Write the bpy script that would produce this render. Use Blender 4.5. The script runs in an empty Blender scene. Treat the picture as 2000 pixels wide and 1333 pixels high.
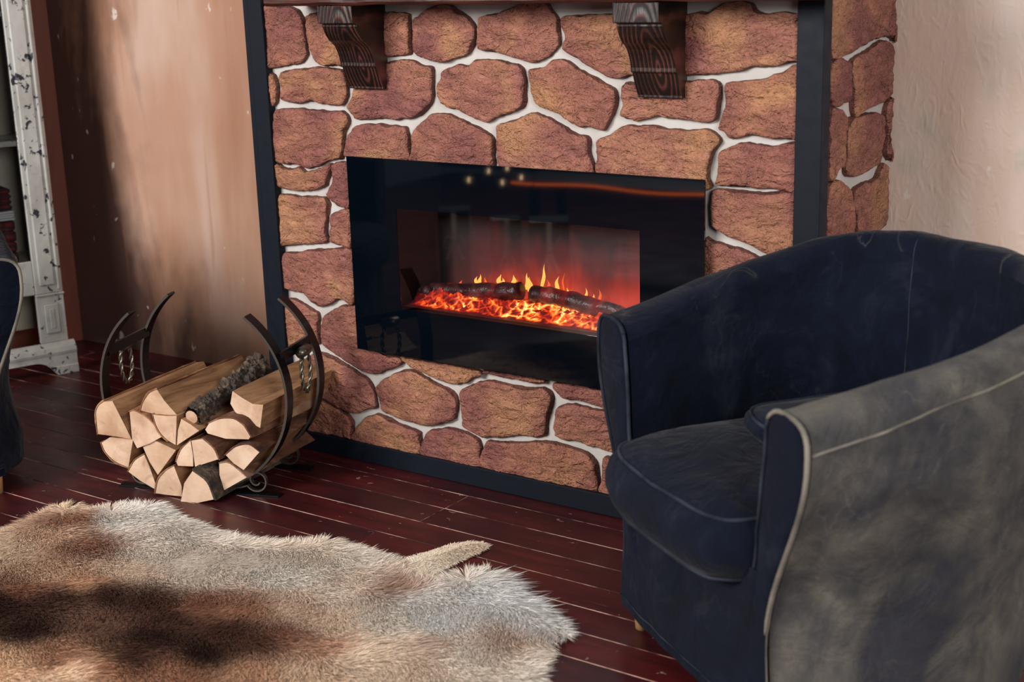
import bpy, math, random
import numpy as np
from mathutils import Matrix, Vector, noise as mnoise

random.seed(7)
rng = np.random.default_rng(7)
scene = bpy.context.scene
col = scene.collection

# ------------------------------------------------------------------ camera
# axes of the surveyed camera: right, up, forward (x along the chimney front, y into the wall, z up)
F_PX, CX, CY = 2778.0, 1000.0, 666.5
def cam_axes(yaw, pitch, roll):
    fw = Vector((-math.sin(yaw)*math.cos(pitch), math.cos(yaw)*math.cos(pitch), -math.sin(pitch)))
    r = fw.cross(Vector((0, 0, 1))).normalized(); u = r.cross(fw)
    c, s = math.cos(roll), math.sin(roll)
    return c*r + s*u, -s*r + c*u, fw
CAM_R, CAM_U, CAM_F = cam_axes(math.radians(35.2514), math.radians(14.8003), math.radians(-1.7231))
CAM = Vector((2.9904, -3.0054, 1.4))
cam_data = bpy.data.cameras.new('camera')
cam_data.lens = 50.0; cam_data.sensor_width = 36.0
cam_data.clip_start = 0.05; cam_data.clip_end = 60
cam_data.dof.use_dof = True
cam_data.dof.focus_distance = 3.75
cam_data.dof.aperture_fstop = 3.6
cam = bpy.data.objects.new('camera', cam_data); col.objects.link(cam)
m3 = Matrix((CAM_R, CAM_U, -CAM_F)).transposed()
cam.matrix_world = Matrix.Translation(CAM) @ m3.to_4x4()
scene.camera = cam

# ------------------------------------------------------------------ world, lights, exposure
world = bpy.data.worlds.new('world'); scene.world = world; world.use_nodes = True
wb = world.node_tree.nodes['Background']
wb.inputs[0].default_value = (0.80, 0.88, 1.0, 1); wb.inputs[1].default_value = 0.13

def area(name, loc, target, sx, sy, power, color):
    d = bpy.data.lights.new(name, 'AREA'); d.shape = 'RECTANGLE'; d.size = sx; d.size_y = sy
    d.energy = power; d.color = color
    o = bpy.data.objects.new(name, d); col.objects.link(o)
    o.location = loc
    o.rotation_euler = (Vector(target) - Vector(loc)).to_track_quat('-Z', 'Y').to_euler()
    return o
area('window_light_front', (-0.6, -5.0, 2.7), (0.8, 0.0, 0.6), 2.6, 1.8, 290, (1.0, 0.97, 0.93))
area('fill_light_side', (5.2, -3.2, 2.2), (1.4, -0.4, 0.6), 1.6, 1.8, 105, (1.0, 0.97, 0.94))  # side fill added to brighten the right wall and the chair

vs = scene.view_settings
scene.display_settings.display_device = 'sRGB'
vs.view_transform = 'Standard'; vs.look = 'None'; vs.exposure = 0.42; vs.gamma = 1.0
vs.use_curve_mapping = False
cy = scene.cycles
cy.max_bounces = 4; cy.diffuse_bounces = 2; cy.glossy_bounces = 3; cy.transmission_bounces = 2; cy.transparent_max_bounces = 8
cy.caustics_reflective = False; cy.caustics_refractive = False

# ------------------------------------------------------------------ surveying helpers: a sight line met with a real plane
def ray(px, py):
    return CAM_R*((px-CX)/F_PX) + CAM_U*((CY-py)/F_PX) + CAM_F
def on_y(px, py, y=0.0):
    d = ray(px, py); return CAM + d*((y-CAM.y)/d.y)
def on_x(px, py, x):
    d = ray(px, py); return CAM + d*((x-CAM.x)/d.x)
def on_z(px, py, z=0.0):
    d = ray(px, py); return CAM + d*((z-CAM.z)/d.z)
def on_plane(px, py, p, n):
    d = ray(px, py); return CAM + d*((Vector(p)-CAM).dot(Vector(n))/d.dot(Vector(n)))

# ------------------------------------------------------------------ object helpers
def link(o, parent=None):
    col.objects.link(o)
    if parent is not None: o.parent = parent
    return o
def tag(o, label=None, cat=None, group=None, kind=None):
    if label: o['label'] = label
    if cat: o['category'] = cat
    if group: o['group'] = group
    if kind: o['kind'] = kind
    return o
def thing(name, label, cat, loc=(0, 0, 0), rz=0.0, group=None):
    o = bpy.data.objects.new(name, None); o.empty_display_size = 0.1
    o.location = loc; o.rotation_euler = (0, 0, rz)
    link(o); return tag(o, label, cat, group)
def mesh(name, verts, faces, mats, parent=None, smooth=False, idx=None):
    me = bpy.data.meshes.new(name)
    me.from_pydata([tuple(v) for v in verts], [], [tuple(f) for f in faces])
    if not isinstance(mats, (list, tuple)): mats = [mats]
    for m in mats: me.materials.append(m)
    if idx is not None: me.polygons.foreach_set('material_index', idx)
    if smooth: me.polygons.foreach_set('use_smooth', [True]*len(me.polygons))
    me.update()
    return link(bpy.data.objects.new(name, me), parent)

class MB:
    """collects shapes into one mesh"""
    def __init__(s): s.v = []; s.f = []; s.m = []
    def add(s, v, f, m=0):
        b = len(s.v); s.v += [tuple(x) for x in v]; s.f += [tuple(i+b for i in q) for q in f]; s.m += [m]*len(f); return s
    def box(s, a, b, m=0, bev=0.0):
        x0, y0, z0 = a; x1, y1, z1 = b
        if bev <= 0:
            v = [(x0,y0,z0),(x1,y0,z0),(x1,y1,z0),(x0,y1,z0),(x0,y0,z1),(x1,y0,z1),(x1,y1,z1),(x0,y1,z1)]
            return s.add(v, [(0,3,2,1),(4,5,6,7),(0,1,5,4),(1,2,6,5),(2,3,7,6),(3,0,4,7)], m)
        e = bev
        v = []
        for (zz, i) in ((z0, e), (z0+e, 0), (z1-e, 0), (z1, e)):
            v += [(x0+i+ (e if i == 0 else 0), y0+i, zz), (x1-i-(e if i == 0 else 0), y0+i, zz), (x1-i, y0+i+(e if i == 0 else 0), zz), (x1-i, y1-i-(e if i == 0 else 0), zz),
                  (x1-i-(e if i == 0 else 0), y1-i, zz), (x0+i+(e if i == 0 else 0), y1-i, zz), (x0+i, y1-i-(e if i == 0 else 0), zz), (x0+i, y0+i+(e if i == 0 else 0), zz)]
        f = []
        for r in range(3):
            for k in range(8):
                f.append((r*8+k, r*8+(k+1) % 8, (r+1)*8+(k+1) % 8, (r+1)*8+k))
        f.append(tuple(range(7, -1, -1))); f.append(tuple(range(24, 32)))
        return s.add(v, f, m)
    def tube(s, pts, rad, n=8, m=0, cap=True, closed=False):
        pts = [Vector(p) for p in pts]; N = len(pts); v = []; f = []
        rads = rad if isinstance(rad, (list, tuple)) else [rad]*N
        up = None
        for i, p in enumerate(pts):
            if closed: t = (pts[(i+1) % N]-pts[i-1])
            else: t = pts[min(i+1, N-1)]-pts[max(i-1, 0)]
            t.normalize()
            if up is None:
                up = Vector((0, 0, 1)) if abs(t.z) < .9 else Vector((1, 0, 0))
            a = (up - t*up.dot(t)).normalized(); b = t.cross(a); up = a
            for k in range(n):
                th = 2*math.pi*k/n
                v.append(p + (a*math.cos(th)+b*math.sin(th))*rads[i])
        for i in range(N if closed else N-1):
            j = (i+1) % N
            for k in range(n):
                f.append((i*n+k, i*n+(k+1) % n, j*n+(k+1) % n, j*n+k))
        if cap and not closed:
            f.append(tuple(range(n-1, -1, -1))); f.append(tuple((N-1)*n+k for k in range(n)))
        return s.add(v, f, m)
    def bar(s, pts, side, w, t, m=0, edge=None):
        """flat bar swept along pts; `side` is the direction of its width"""
        pts = [Vector(p) for p in pts]; side = Vector(side).normalized(); v = []; f = []; N = len(pts)
        for i, p in enumerate(pts):
            tg = (pts[min(i+1, N-1)]-pts[max(i-1, 0)]).normalized()
            nn = side.cross(tg).normalized()
            for (a, b) in ((-1, -1), (1, -1), (1, 1), (-1, 1)):
                v.append(p + side*(a*w/2) + nn*(b*t/2))
        for i in range(N-1):
            for k in range(4): f.append((i*4+k, i*4+(k+1) % 4, i*4+4+(k+1) % 4, i*4+4+k))
        f.append((3, 2, 1, 0)); f.append(tuple((N-1)*4+k for k in range(4)))
        s.add(v, f, m)
        if edge is not None:
            for i in range(N-1):
                for k in (1, 3): s.m[len(s.m)-len(f)+i*4+k] = edge
        return s
    def build(s, name, mats, parent=None, smooth=False):
        return mesh(name, s.v, s.f, mats, parent, smooth, s.m)

def lerp(a, b, t): return a+(b-a)*t
def sstep(a, b, x):
    t = max(0.0, min(1.0, (x-a)/(b-a))); return t*t*(3-2*t)
def catmull(pts, n, closed=False):
    """resample a polyline as a smooth curve with n points"""
    P = [np.array(p, float) for p in pts]; N = len(P); out = []
    segs = N if closed else N-1
    for i in range(segs):
        p1, p2 = P[i], P[(i+1) % N]
        p0 = P[i-1] if (closed or i > 0) else 2*p1-p2
        p3 = P[(i+2) % N] if (closed or i+2 < N) else 2*p2-p1
        for k in range(16):
            t = k/16
            out.append(.5*((2*p1)+(-p0+p2)*t+(2*p0-5*p1+4*p2-p3)*t*t+(-p0+3*p1-3*p2+p3)*t**3))
    out.append(P[0] if closed else P[-1])
    out = np.array(out); L = np.concatenate([[0], np.cumsum(np.linalg.norm(np.diff(out, axis=0), axis=1))])
    q = np.linspace(0, L[-1], n+1)[:-1] if closed else np.linspace(0, L[-1], n)
    return np.stack([np.interp(q, L, out[:, d]) for d in range(out.shape[1])], 1)

# ------------------------------------------------------------------ materials
def lin(c):
    return tuple((x/255/12.92 if x/255 <= .04045 else ((x/255+.055)/1.055)**2.4) for x in c)
class NT:
    """small node-building helper"""
    def __init__(s, name):
        s.mat = bpy.data.materials.new(name); s.mat.use_nodes = True
        s.t = s.mat.node_tree; s.n = s.t.nodes; s.b = s.n['Principled BSDF']; s.out = s.n['Material Output']
    def node(s, typ, **kw):
        n = s.n.new(typ)
        for k, v in kw.items():
            if k.startswith('i_'):
                key = k[2:]; key = int(key) if key.isdigit() else key.replace('_', ' ')
                s.put(n.inputs[key], v)
            else: setattr(n, k, v)
        return n
    def put(s, sock, v):
        if isinstance(v, bpy.types.NodeSocket): s.t.links.new(v, sock)
        elif isinstance(v, bpy.types.Node): s.t.links.new(v.outputs[0], sock)
        elif isinstance(v, (tuple, list)) and len(v) == 3 and sock.type == 'RGBA': sock.default_value = (*v, 1)
        else: sock.default_value = v
    def coord(s, kind='Object', scale=(1, 1, 1), loc=(0, 0, 0), rnd=False):
        tc = s.node('ShaderNodeTexCoord'); mp = s.node('ShaderNodeMapping')
        s.put(mp.inputs['Vector'], tc.outputs[kind]); mp.inputs['Scale'].default_value = scale; mp.inputs['Location'].default_value = loc
        if rnd:
            oi = s.node('ShaderNodeObjectInfo')
            mu = s.node('ShaderNodeMath', operation='MULTIPLY', i_0=oi.outputs['Random'], i_1=37.0)
            cb = s.node('ShaderNodeCombineXYZ', i_0=mu, i_1=mu, i_2=mu)
            ad = s.node('ShaderNodeVectorMath', operation='ADD', i_0=mp, i_1=cb.outputs[0]); return ad.outputs[0]
        return mp.outputs[0]
    def noise(s, vec, scale, detail=4, rough=.55, dist=0.0, typ=None):
        n = s.node('ShaderNodeTexNoise', i_Vector=vec, i_Scale=scale, i_Detail=min(detail, 4), i_Roughness=rough, i_Distortion=dist)
        if typ: n.noise_type = typ
        return n.outputs[0]
    def ramp(s, fac, stops, interp='LINEAR'):
        r = s.node('ShaderNodeValToRGB'); s.put(r.inputs[0], fac); cr = r.color_ramp; cr.interpolation = interp
        while len(cr.elements) < len(stops): cr.elements.new(.5)
        for e, (p, c) in zip(cr.elements, stops):
            e.position = p; e.color = (c, c, c, 1) if not isinstance(c, (tuple, list)) else (*c[:3], 1)
        return r.outputs[0]
    def mix(s, fac, a, b, blend='MIX'):
        m = s.node('ShaderNodeMix', data_type='RGBA', blend_type=blend)
        s.put(m.inputs[0], fac); s.put(m.inputs[6], a); s.put(m.inputs[7], b); return m.outputs[2]
    def math(s, op, a, b=0.0, c=0.0, clamp=False):
        m = s.node('ShaderNodeMath', operation=op, use_clamp=clamp); s.put(m.inputs[0], a); s.put(m.inputs[1], b); s.put(m.inputs[2], c); return m.outputs[0]
    def bump(s, h, strength=.3, dist=.01, prev=None):
        b = s.node('ShaderNodeBump', i_Height=h, i_Strength=strength, i_Distance=dist)
        if prev is not None: s.put(b.inputs['Normal'], prev)
        return b.outputs[0]
    def set(s, **kw):
        for k, v in kw.items(): s.put(s.b.inputs[k.replace('_', ' ')], v)
        return s.mat

def m_plain(name, c, rough=.5, metal=0.0, **kw):
    t = NT(name); return t.set(Base_Color=c, Roughness=rough, Metallic=metal, **kw)

def m_stone(edge=False):
    t = NT('stone_edge' if edge else 'artificial_stone')
    v = t.coord('Object', rnd=True)
    big = t.noise(v, 5.0, 3, .5, .6)
    c = t.ramp(big, [(.34, lin((142, 88, 82))), (.5, lin((166, 110, 92))), (.64, lin((184, 132, 98)))])
    oi = t.node('ShaderNodeObjectInfo')
    tint = t.ramp(oi.outputs['Random'], [(0, (.86, .82, .84)), (.5, (.97, .96, .98)), (1, (1.0, .98, .94))])
    c = t.mix(1.0, c, tint, 'MULTIPLY')
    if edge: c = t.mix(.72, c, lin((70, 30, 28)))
    # slaty relief: warped, layered noise, flatter than tall
    vs_ = t.coord('Object', (1.0, 1.0, 1.8), rnd=True)
    r1 = t.noise(vs_, 11, 6, .68, 1.6)
    r2 = t.noise(vs_, 30, 5, .7, 1.2)
    crack = t.ramp(r2, [(.32, (.50, .40, .40)), (.42, (1, 1, 1))])
    c = t.mix(.8, c, crack, 'MULTIPLY')
    hi = t.ramp(r1, [(.62, 0), (.8, .35)])
    c = t.mix(hi, c, lin((192, 142, 118)))
    nb = t.bump(r1, 1.0, .030); nb = t.bump(r2, .8, .012, nb)
    return t.set(Base_Color=c, Roughness=.6, Normal=nb, Specular_IOR_Level=.35)

def m_grout():
    t = NT('white_grout'); v = t.coord()
    n = t.noise(v, 9, 4)
    c = t.ramp(n, [(.3, lin((182, 177, 172))), (.7, lin((202, 197, 192)))])
    return t.set(Base_Color=c, Roughness=.85, Normal=t.bump(t.noise(v, 60, 4), .15, .004))

def m_black_metal():
    t = NT('black_painted_metal'); v = t.coord()
    n = t.noise(v, 30, 4)
    sp = t.ramp(t.noise(v, 90, 2), [(.72, 0), (.78, 1)])
    c = t.mix(sp, lin((11, 18, 30)), lin((20, 29, 42)))
    return t.set(Base_Color=c, Roughness=t.ramp(n, [(.3, .5), (.7, .65)]), Specular_IOR_Level=.22)

def m_dark_wood():
    t = NT('burnt_dark_wood')
    v = t.coord('Object', rnd=True)
    w = t.node('ShaderNodeTexWave', i_Vector=t.coord('Object', (1.0, .5, .30), (.045, 0, .012)), i_Scale=30.0, i_Distortion=4.0, i_Detail=4.0, i_Detail_Scale=.8, i_Detail_Roughness=.4)
    w.wave_type = 'RINGS'; w.rings_direction = 'Y'
    fine = t.noise(t.coord('Object', (60, 4, 3)), 3, 4, .6)
    c = t.ramp(w.outputs[1], [(.2, lin((16, 8, 8))), (.7, lin((44, 19, 16))), (.97, lin((84, 46, 38)))])
    d = t.ramp(t.noise(v, 13, 3), [(.40, (.25, .22, .22)), (.62, (1.15, 1.1, 1.1))])
    c = t.mix(.85, c, d, 'MULTIPLY')
    nb = t.bump(w.outputs[1], .35, .003); nb = t.bump(fine, .6, .003, nb)
    return t.set(Base_Color=c, Roughness=.38, Coat_Weight=.15, Coat_Roughness=.3, Normal=nb)

def m_wall():
    t = NT('aged_plaster')
    tc = t.node('ShaderNodeTexCoord'); sx = t.node('ShaderNodeSeparateXYZ', i_0=tc.outputs['Object'])
    x, z = sx.outputs[0], sx.outputs[2]
    v = t.coord('Object'); vst = t.coord('Object', (1.0, 1.0, .22))
    n1 = t.noise(vst, 3.2, 5, .55, .5); n2 = t.noise(v, 1.6, 3, .5)
    warm = t.ramp(n1, [(.3, lin((168, 124, 101))), (.5, lin((194, 154, 132))), (.7, lin((210, 180, 165)))])
    orange = t.mix(t.math('MULTIPLY', t.ramp(n2, [(.4, 0), (.62, 1)]), .45), warm, lin((172, 116, 82)))
    pale = t.ramp(t.noise(vst, 2.6, 5, .6, .6), [(.3, lin((210, 184, 166))), (.5, lin((224, 206, 198))), (.72, lin((230, 218, 213)))])
    green = t.ramp(t.noise(t.coord('Object', (1, 1, .8), (3.3, 0, 1.1)), 4.5, 3), [(.60, 0), (.70, .55)])
    pale = t.mix(green, pale, lin((176, 176, 160)))
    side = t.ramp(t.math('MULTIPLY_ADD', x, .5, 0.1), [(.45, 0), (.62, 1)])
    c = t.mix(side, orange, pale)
    # darker colour towards the corner, wider at the bottom, with ragged edges
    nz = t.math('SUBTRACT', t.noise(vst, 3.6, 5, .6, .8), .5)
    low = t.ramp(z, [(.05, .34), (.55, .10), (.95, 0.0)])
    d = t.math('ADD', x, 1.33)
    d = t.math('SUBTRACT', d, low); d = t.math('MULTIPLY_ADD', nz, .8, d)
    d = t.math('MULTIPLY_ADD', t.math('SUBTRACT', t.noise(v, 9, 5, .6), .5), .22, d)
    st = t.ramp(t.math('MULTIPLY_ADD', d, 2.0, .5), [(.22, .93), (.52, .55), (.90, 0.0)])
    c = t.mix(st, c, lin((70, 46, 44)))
    # long vertical drips and pale chips
    drip = t.ramp(t.noise(t.coord('Object', (1, 1, .06), (5, 0, 2)), 16, 2, .5), [(.66, 0), (.74, .45)])
    drip = t.math('MULTIPLY', drip, t.ramp(x, [(.0, 1), (.6, 0)]))
    c = t.mix(drip, c, lin((150, 98, 76)))
    chip = t.ramp(t.noise(t.coord('Object', (1, 1, .5), (1, 0, 7)), 21, 3, .5, .3), [(.70, 0), (.73, .8)])
    c = t.mix(chip, c, lin((226, 214, 204)))
    # trowel relief
    rel = t.noise(t.coord('Object', (1, 1, .35)), 40, 5, .6, 1.4)
    rid = t.noise(t.coord('Object', (1, 1, .55)), 26, 4, .55, 2.0, 'RIDGED_MULTIFRACTAL')
    nb = t.bump(rel, .22, .006); nb = t.bump(rid, t.math('MULTIPLY_ADD', side, .30, .06), .005, nb)
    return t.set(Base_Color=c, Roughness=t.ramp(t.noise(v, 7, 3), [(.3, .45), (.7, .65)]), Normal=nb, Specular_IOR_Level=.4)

def m_red_wall():
    t = NT('red_brown_plaster'); v = t.coord('Object', (1, 1, .3))
    c = t.ramp(t.noise(v, 3, 4, .6), [(.3, lin((88, 40, 28))), (.6, lin((122, 58, 38))), (.8, lin((140, 74, 50)))])
    return t.set(Base_Color=c, Roughness=.55, Normal=t.bump(t.noise(v, 40, 4), .2, .005))

def m_floor():
    t = NT('red_brown_lacquered_boards')
    v = t.coord('Object', (.35, 3.0, 1), rnd=True); vv = t.coord('Object', rnd=True)
    g = t.noise(v, 9, 6, .6, .5); b = t.noise(vv, 2.2, 4, .6)
    c = t.ramp(g, [(.3, lin((52, 15, 18))), (.55, lin((76, 22, 24))), (.75, lin((96, 30, 30)))])
    c = t.mix(t.ramp(b, [(.42, 0), (.65, .75)]), c, lin((40, 16, 22)))
    sp = t.ramp(t.noise(t.coord('Object', (.6, 1, 1), rnd=True), 46, 3, .55, .6), [(.705, 0), (.735, .7)])
    c = t.mix(sp, c, lin((168, 138, 126)))
    ln = t.ramp(t.noise(t.coord('Object', (.5, 9, 1), rnd=True), 14, 2, .5, 1.0), [(.74, 0), (.78, .55)])
    c = t.mix(ln, c, lin((150, 108, 98)))
    rgh = t.ramp(t.noise(vv, 5, 5, .65), [(.3, .26), (.7, .46)])
    return t.set(Base_Color=c, Roughness=rgh, Specular_IOR_Level=.38, Normal=t.bump(g, .12, .003))

def m_floor_edge():
    t = NT('worn_board_edge')
    v = t.coord('Object', (.8, 1, 1), rnd=True)
    w = t.ramp(t.noise(v, 5.0, 5, .75), [(.44, 0), (.60, 1)])
    c = t.mix(w, lin((52, 18, 20)), lin((196, 160, 142)))
    return t.set(Base_Color=c, Roughness=.6)

def m_denim(name, faded):
    t = NT(name)
    v = t.coord('Object')
    n1 = t.noise(v, 7, 6, .62, .8); n2 = t.noise(t.coord('Object', (1, 1, .6), (3, 1, 0)), 3.2, 4, .6, 1.0); n3 = t.noise(v, 240, 2, .6)
    navy = t.ramp(n1, [(.3, lin((6, 11, 23))), (.55, lin((11, 18, 34))), (.75, lin((30, 34, 47)))])
    if faded:
        sx = t.node('ShaderNodeSeparateXYZ', i_0=t.node('ShaderNodeTexCoord').outputs['Object'])
        side = t.ramp(sx.outputs[0], [(.10, 0.0), (.30, 1.0)])
        grey = t.ramp(n1, [(.3, lin((66, 64, 63))), (.5, lin((90, 86, 80))), (.72, lin((112, 106, 97)))])
        blot = t.ramp(n2, [(.38, .85), (.56, 0)])
        grey = t.mix(blot, grey, lin((46, 47, 56)))
        c = t.mix(side, navy, grey)
    else:
        c = navy
    ck = t.noise(t.coord('Object', (1, 1, 1), (2, 5, 1)), 4.5, 3, .5, 1.6); ck = t.math('ABSOLUTE', t.math('SUBTRACT', ck, .5))
    cr = t.math('MULTIPLY', t.ramp(ck, [(0, .04 if not faded else .28), (.006, .02 if not faded else .06), (.02, 0)]), t.ramp(t.noise(v, 5, 3), [(.46, 0), (.6, 1)]))
    c = t.mix(cr, c, lin((124, 119, 112)))
    c = t.mix(.35, c, t.ramp(n3, [(.3, (.6, .6, .6)), (.7, (1.3, 1.3, 1.3))]), 'MULTIPLY')
    nb = t.bump(t.noise(v, 6, 4, .55, 1.6), .45, .03); nb = t.bump(t.noise(v, 22, 4, .6, 1.0), .25, .006, nb); nb = t.bump(n3, .2, .001, nb)
    return t.set(Base_Color=c, Roughness=.9, Specular_IOR_Level=.12, Sheen_Weight=.05, Sheen_Roughness=.5, Normal=nb)

def m_piping(name, a, b):
    t = NT(name); v = t.coord()
    return t.set(Base_Color=t.ramp(t.noise(v, 14, 4), [(.35, a), (.65, b)]), Roughness=.85, Specular_IOR_Level=.2)

def m_log_end():
    t = NT('cut_birch_face'); v = t.coord('Object', rnd=True)
    c = t.ramp(t.noise(v, 9, 4, .55, .6), [(.3, lin((184, 148, 120))), (.55, lin((216, 186, 160))), (.8, lin((228, 206, 186)))])
    k = t.ramp(t.noise(v, 22, 4, .6, .5), [(.56, 0), (.74, .6)])
    c = t.mix(k, c, lin((150, 106, 76)))
    oi = t.node('ShaderNodeObjectInfo')
    c = t.mix(1.0, c, t.ramp(oi.outputs['Random'], [(0, (.84, .76, .68)), (.5, (.96, .93, .92)), (1, (1, .98, .97))]), 'MULTIPLY')
    return t.set(Base_Color=c, Roughness=.8, Normal=t.bump(t.noise(v, 70, 4), .35, .004))
def m_log_side():
    t = NT('split_birch_grain')
    v = t.coord('Object', (6, .6, 6), rnd=True)
    g = t.noise(v, 7, 6, .6, .6)
    c = t.ramp(g, [(.3, lin((112, 74, 48))), (.55, lin((160, 118, 82))), (.8, lin((190, 150, 110)))])
    return t.set(Base_Color=c, Roughness=.75, Normal=t.bump(g, .6, .006))
def m_bark(name, cols, strength, scale=18):
    t = NT(name); v = t.coord('Object', (1, .6, 1), rnd=True)
    n = t.noise(v, scale, 6, .65, .8)
    c = t.ramp(n, [(.3, cols[0]), (.52, cols[1]), (.75, cols[2])])
    return t.set(Base_Color=c, Roughness=.85, Normal=t.bump(n, strength, .012))

def m_whitewash():
    t = NT('distressed_white_paint'); v = t.coord('Object'); v2 = t.coord('Object', (1, 1, .6))
    base = t.ramp(t.noise(v2, 7, 5, .6), [(.3, lin((150, 148, 142))), (.6, lin((188, 188, 184))), (.8, lin((206, 206, 202)))])
    chip = t.ramp(t.math('MULTIPLY_ADD', t.noise(v, 34, 4, .6, .4), .7, t.math('MULTIPLY', t.noise(v, 6, 3), .3)), [(.575, 0), (.60, 1)])
    dirt = t.ramp(t.noise(v2, 16, 4, .6), [(.55, 0), (.75, .5)])
    c = t.mix(dirt, base, lin((120, 112, 98)))
    c = t.mix(chip, c, lin((30, 32, 42)))
    return t.set(Base_Color=c, Roughness=.6, Normal=t.bump(t.noise(v, 50, 4), .2, .004))

def m_emit(name, c, s, base=(0.02, 0.005, 0.003)):
    t = NT(name); return t.set(Base_Color=base, Roughness=.7, Emission_Color=c, Emission_Strength=s)

M = dict(
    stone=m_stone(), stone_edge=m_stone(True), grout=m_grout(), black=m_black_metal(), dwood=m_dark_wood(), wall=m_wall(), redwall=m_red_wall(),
    floor=m_floor(), fedge=m_floor_edge(), sub=m_plain('subfloor', lin((22, 10, 10)), .9),
    navy=m_denim('navy_denim', False), faded=m_denim('sun_faded_denim', True),
    pipe=m_piping('navy_piping', lin((20, 26, 38)), lin((52, 57, 68))), pipe_l=m_piping('faded_piping', lin((92, 88, 82)), lin((134, 127, 116))),
    legwood=m_plain('beech_leg', lin((206, 160, 112)), .45),
    log_end=m_log_end(), log_side=m_log_side(),
    bark_tan=m_bark('tan_bark_edge', (lin((92, 56, 36)), lin((150, 100, 66)), lin((190, 150, 112))), .6),
    bark_dark=m_bark('dark_grey_bark', (lin((30, 24, 22)), lin((66, 54, 46)), lin((128, 110, 92))), .9, 26),
    bark_brown=m_bark('red_brown_bark', (lin((54, 30, 22)), lin((104, 64, 44)), lin((168, 136, 110))), .6, 12),
    iron=m_plain('forged_iron', lin((26, 28, 33)), .34, .75),
    iron_edge=m_plain('lit_iron_edge', lin((96, 92, 86)), .4, .8),  # lit highlight along the hoop edges, put into the colour
    iron_worn=m_plain('worn_iron_scroll', lin((112, 106, 96)), .35, .85),
    glassblk=m_plain('black_glass', (.0012, .0028, .0055), .035, 0.0, Specular_IOR_Level=.42),
    cavity=m_plain('dark_cavity', (.004, .004, .005), .8),
    white=m_whitewash(), cabin=m_plain('cabinet_inside', lin((176, 168, 152)), .8), 
)

# ------------------------------------------------------------------ the room
YW = 0.514          # back wall plane
PL = 0.1075         # board pitch
floor = MB().box((-3.2, -5.2, -.06), (5.4, YW+.1, -.022)).build('floor', M['sub']); tag(floor, 'dark red-brown lacquered board floor', kind='structure')

def plank_mesh(L, W):
    e, d = .0013, .0010
    x0, x1, y0, y1 = 0, L, -W, 0
    v = [(x0, y0, -.022), (x1, y0, -.022), (x1, y1, -.022), (x0, y1, -.022),
         (x0, y0, -d), (x1, y0, -d), (x1, y1, -d), (x0, y1, -d),
         (x0+e, y0+e, 0), (x1-e, y0+e, 0), (x1-e, y1-e, 0), (x0+e, y1-e, 0)]
    f = [(0, 1, 5, 4), (1, 2, 6, 5), (2, 3, 7, 6), (3, 0, 4, 7), (4, 5, 9, 8), (5, 6, 10, 9), (6, 7, 11, 10), (7, 4, 8, 11), (8, 9, 10, 11)]
    return v, f, [0]*4+[1]*4+[0]
y = -.0985 + 6*PL
row = 0
fixed = {(-0.0985): [.775], (-.206): [.775], (-.4210): [.72], (-.636): [-.05, 2.1], (-.3135): [-1.0, 2.4], (-.5285): [1.95]}
while y > -4.6:
    js = None
    for k, vv in fixed.items():
        if abs(k-y) < .02: js = list(vv)
    if js is None: js = [random.choice([-1.4, -.75, 1.75, 2.3, 2.8])]
    xs = [-3.1] + sorted(js + [random.uniform(3.2, 3.6)]) + [5.3]
    xs2 = []
    for a in xs:
        if not xs2 or a-xs2[-1] > .3: xs2.append(a)
    for a, b in zip(xs2[:-1], xs2[1:]):
        v, f, mi = plank_mesh(b-a-.0007, PL-.0009)
        o = mesh('plank', v, f, [M['floor'], M['fedge']], floor, idx=mi)
        o.location = (a, min(y, YW), random.uniform(-.0006, .0006))
    y -= PL; row += 1

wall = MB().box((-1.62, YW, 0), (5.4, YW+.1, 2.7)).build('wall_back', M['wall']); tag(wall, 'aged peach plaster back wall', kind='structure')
# the left wall leaves the corner at a slant
AL = math.radians(19)
wl = MB().box((-.1, -4.8, 0), (0, .06, 2.7)).build('wall_left', M['redwall']); wl.location = (-1.60, YW, 0); wl.rotation_euler = (0, 0, -AL); tag(wl, 'red-brown plaster side wall', kind='structure')

wf = MB().box((-3.4, -5.35, 0), (5.4, -5.25, 2.2)).build('wall_front', m_plain('dull_brown_plaster', lin((44, 40, 42)), .8)); tag(wf, 'plain wall at the other end of the room', kind='structure')

# ------------------------------------------------------------------ chimney breast with stones
FW, FH = 1.692, 2.6
PX = 1.742       # outer face of the right corner post
fp = thing('fireplace_surround', 'stone-clad chimney breast with black metal corner posts and dark wooden mantel', 'fireplace')
core = MB()
HX0, HX1, HZ0, HZ1 = .47, 1.34, .44, .81
core.box((.004, 0, 0), (HX0, YW-.002, FH)); core.box((HX1, 0, 0), (FW-.004, YW-.002, FH))
core.box((HX0, 0, 0), (HX1, YW-.002, HZ0)); core.box((HX0, 0, HZ1), (HX1, YW-.002, FH))
core.build('grout_core', M['grout'], fp)

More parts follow.
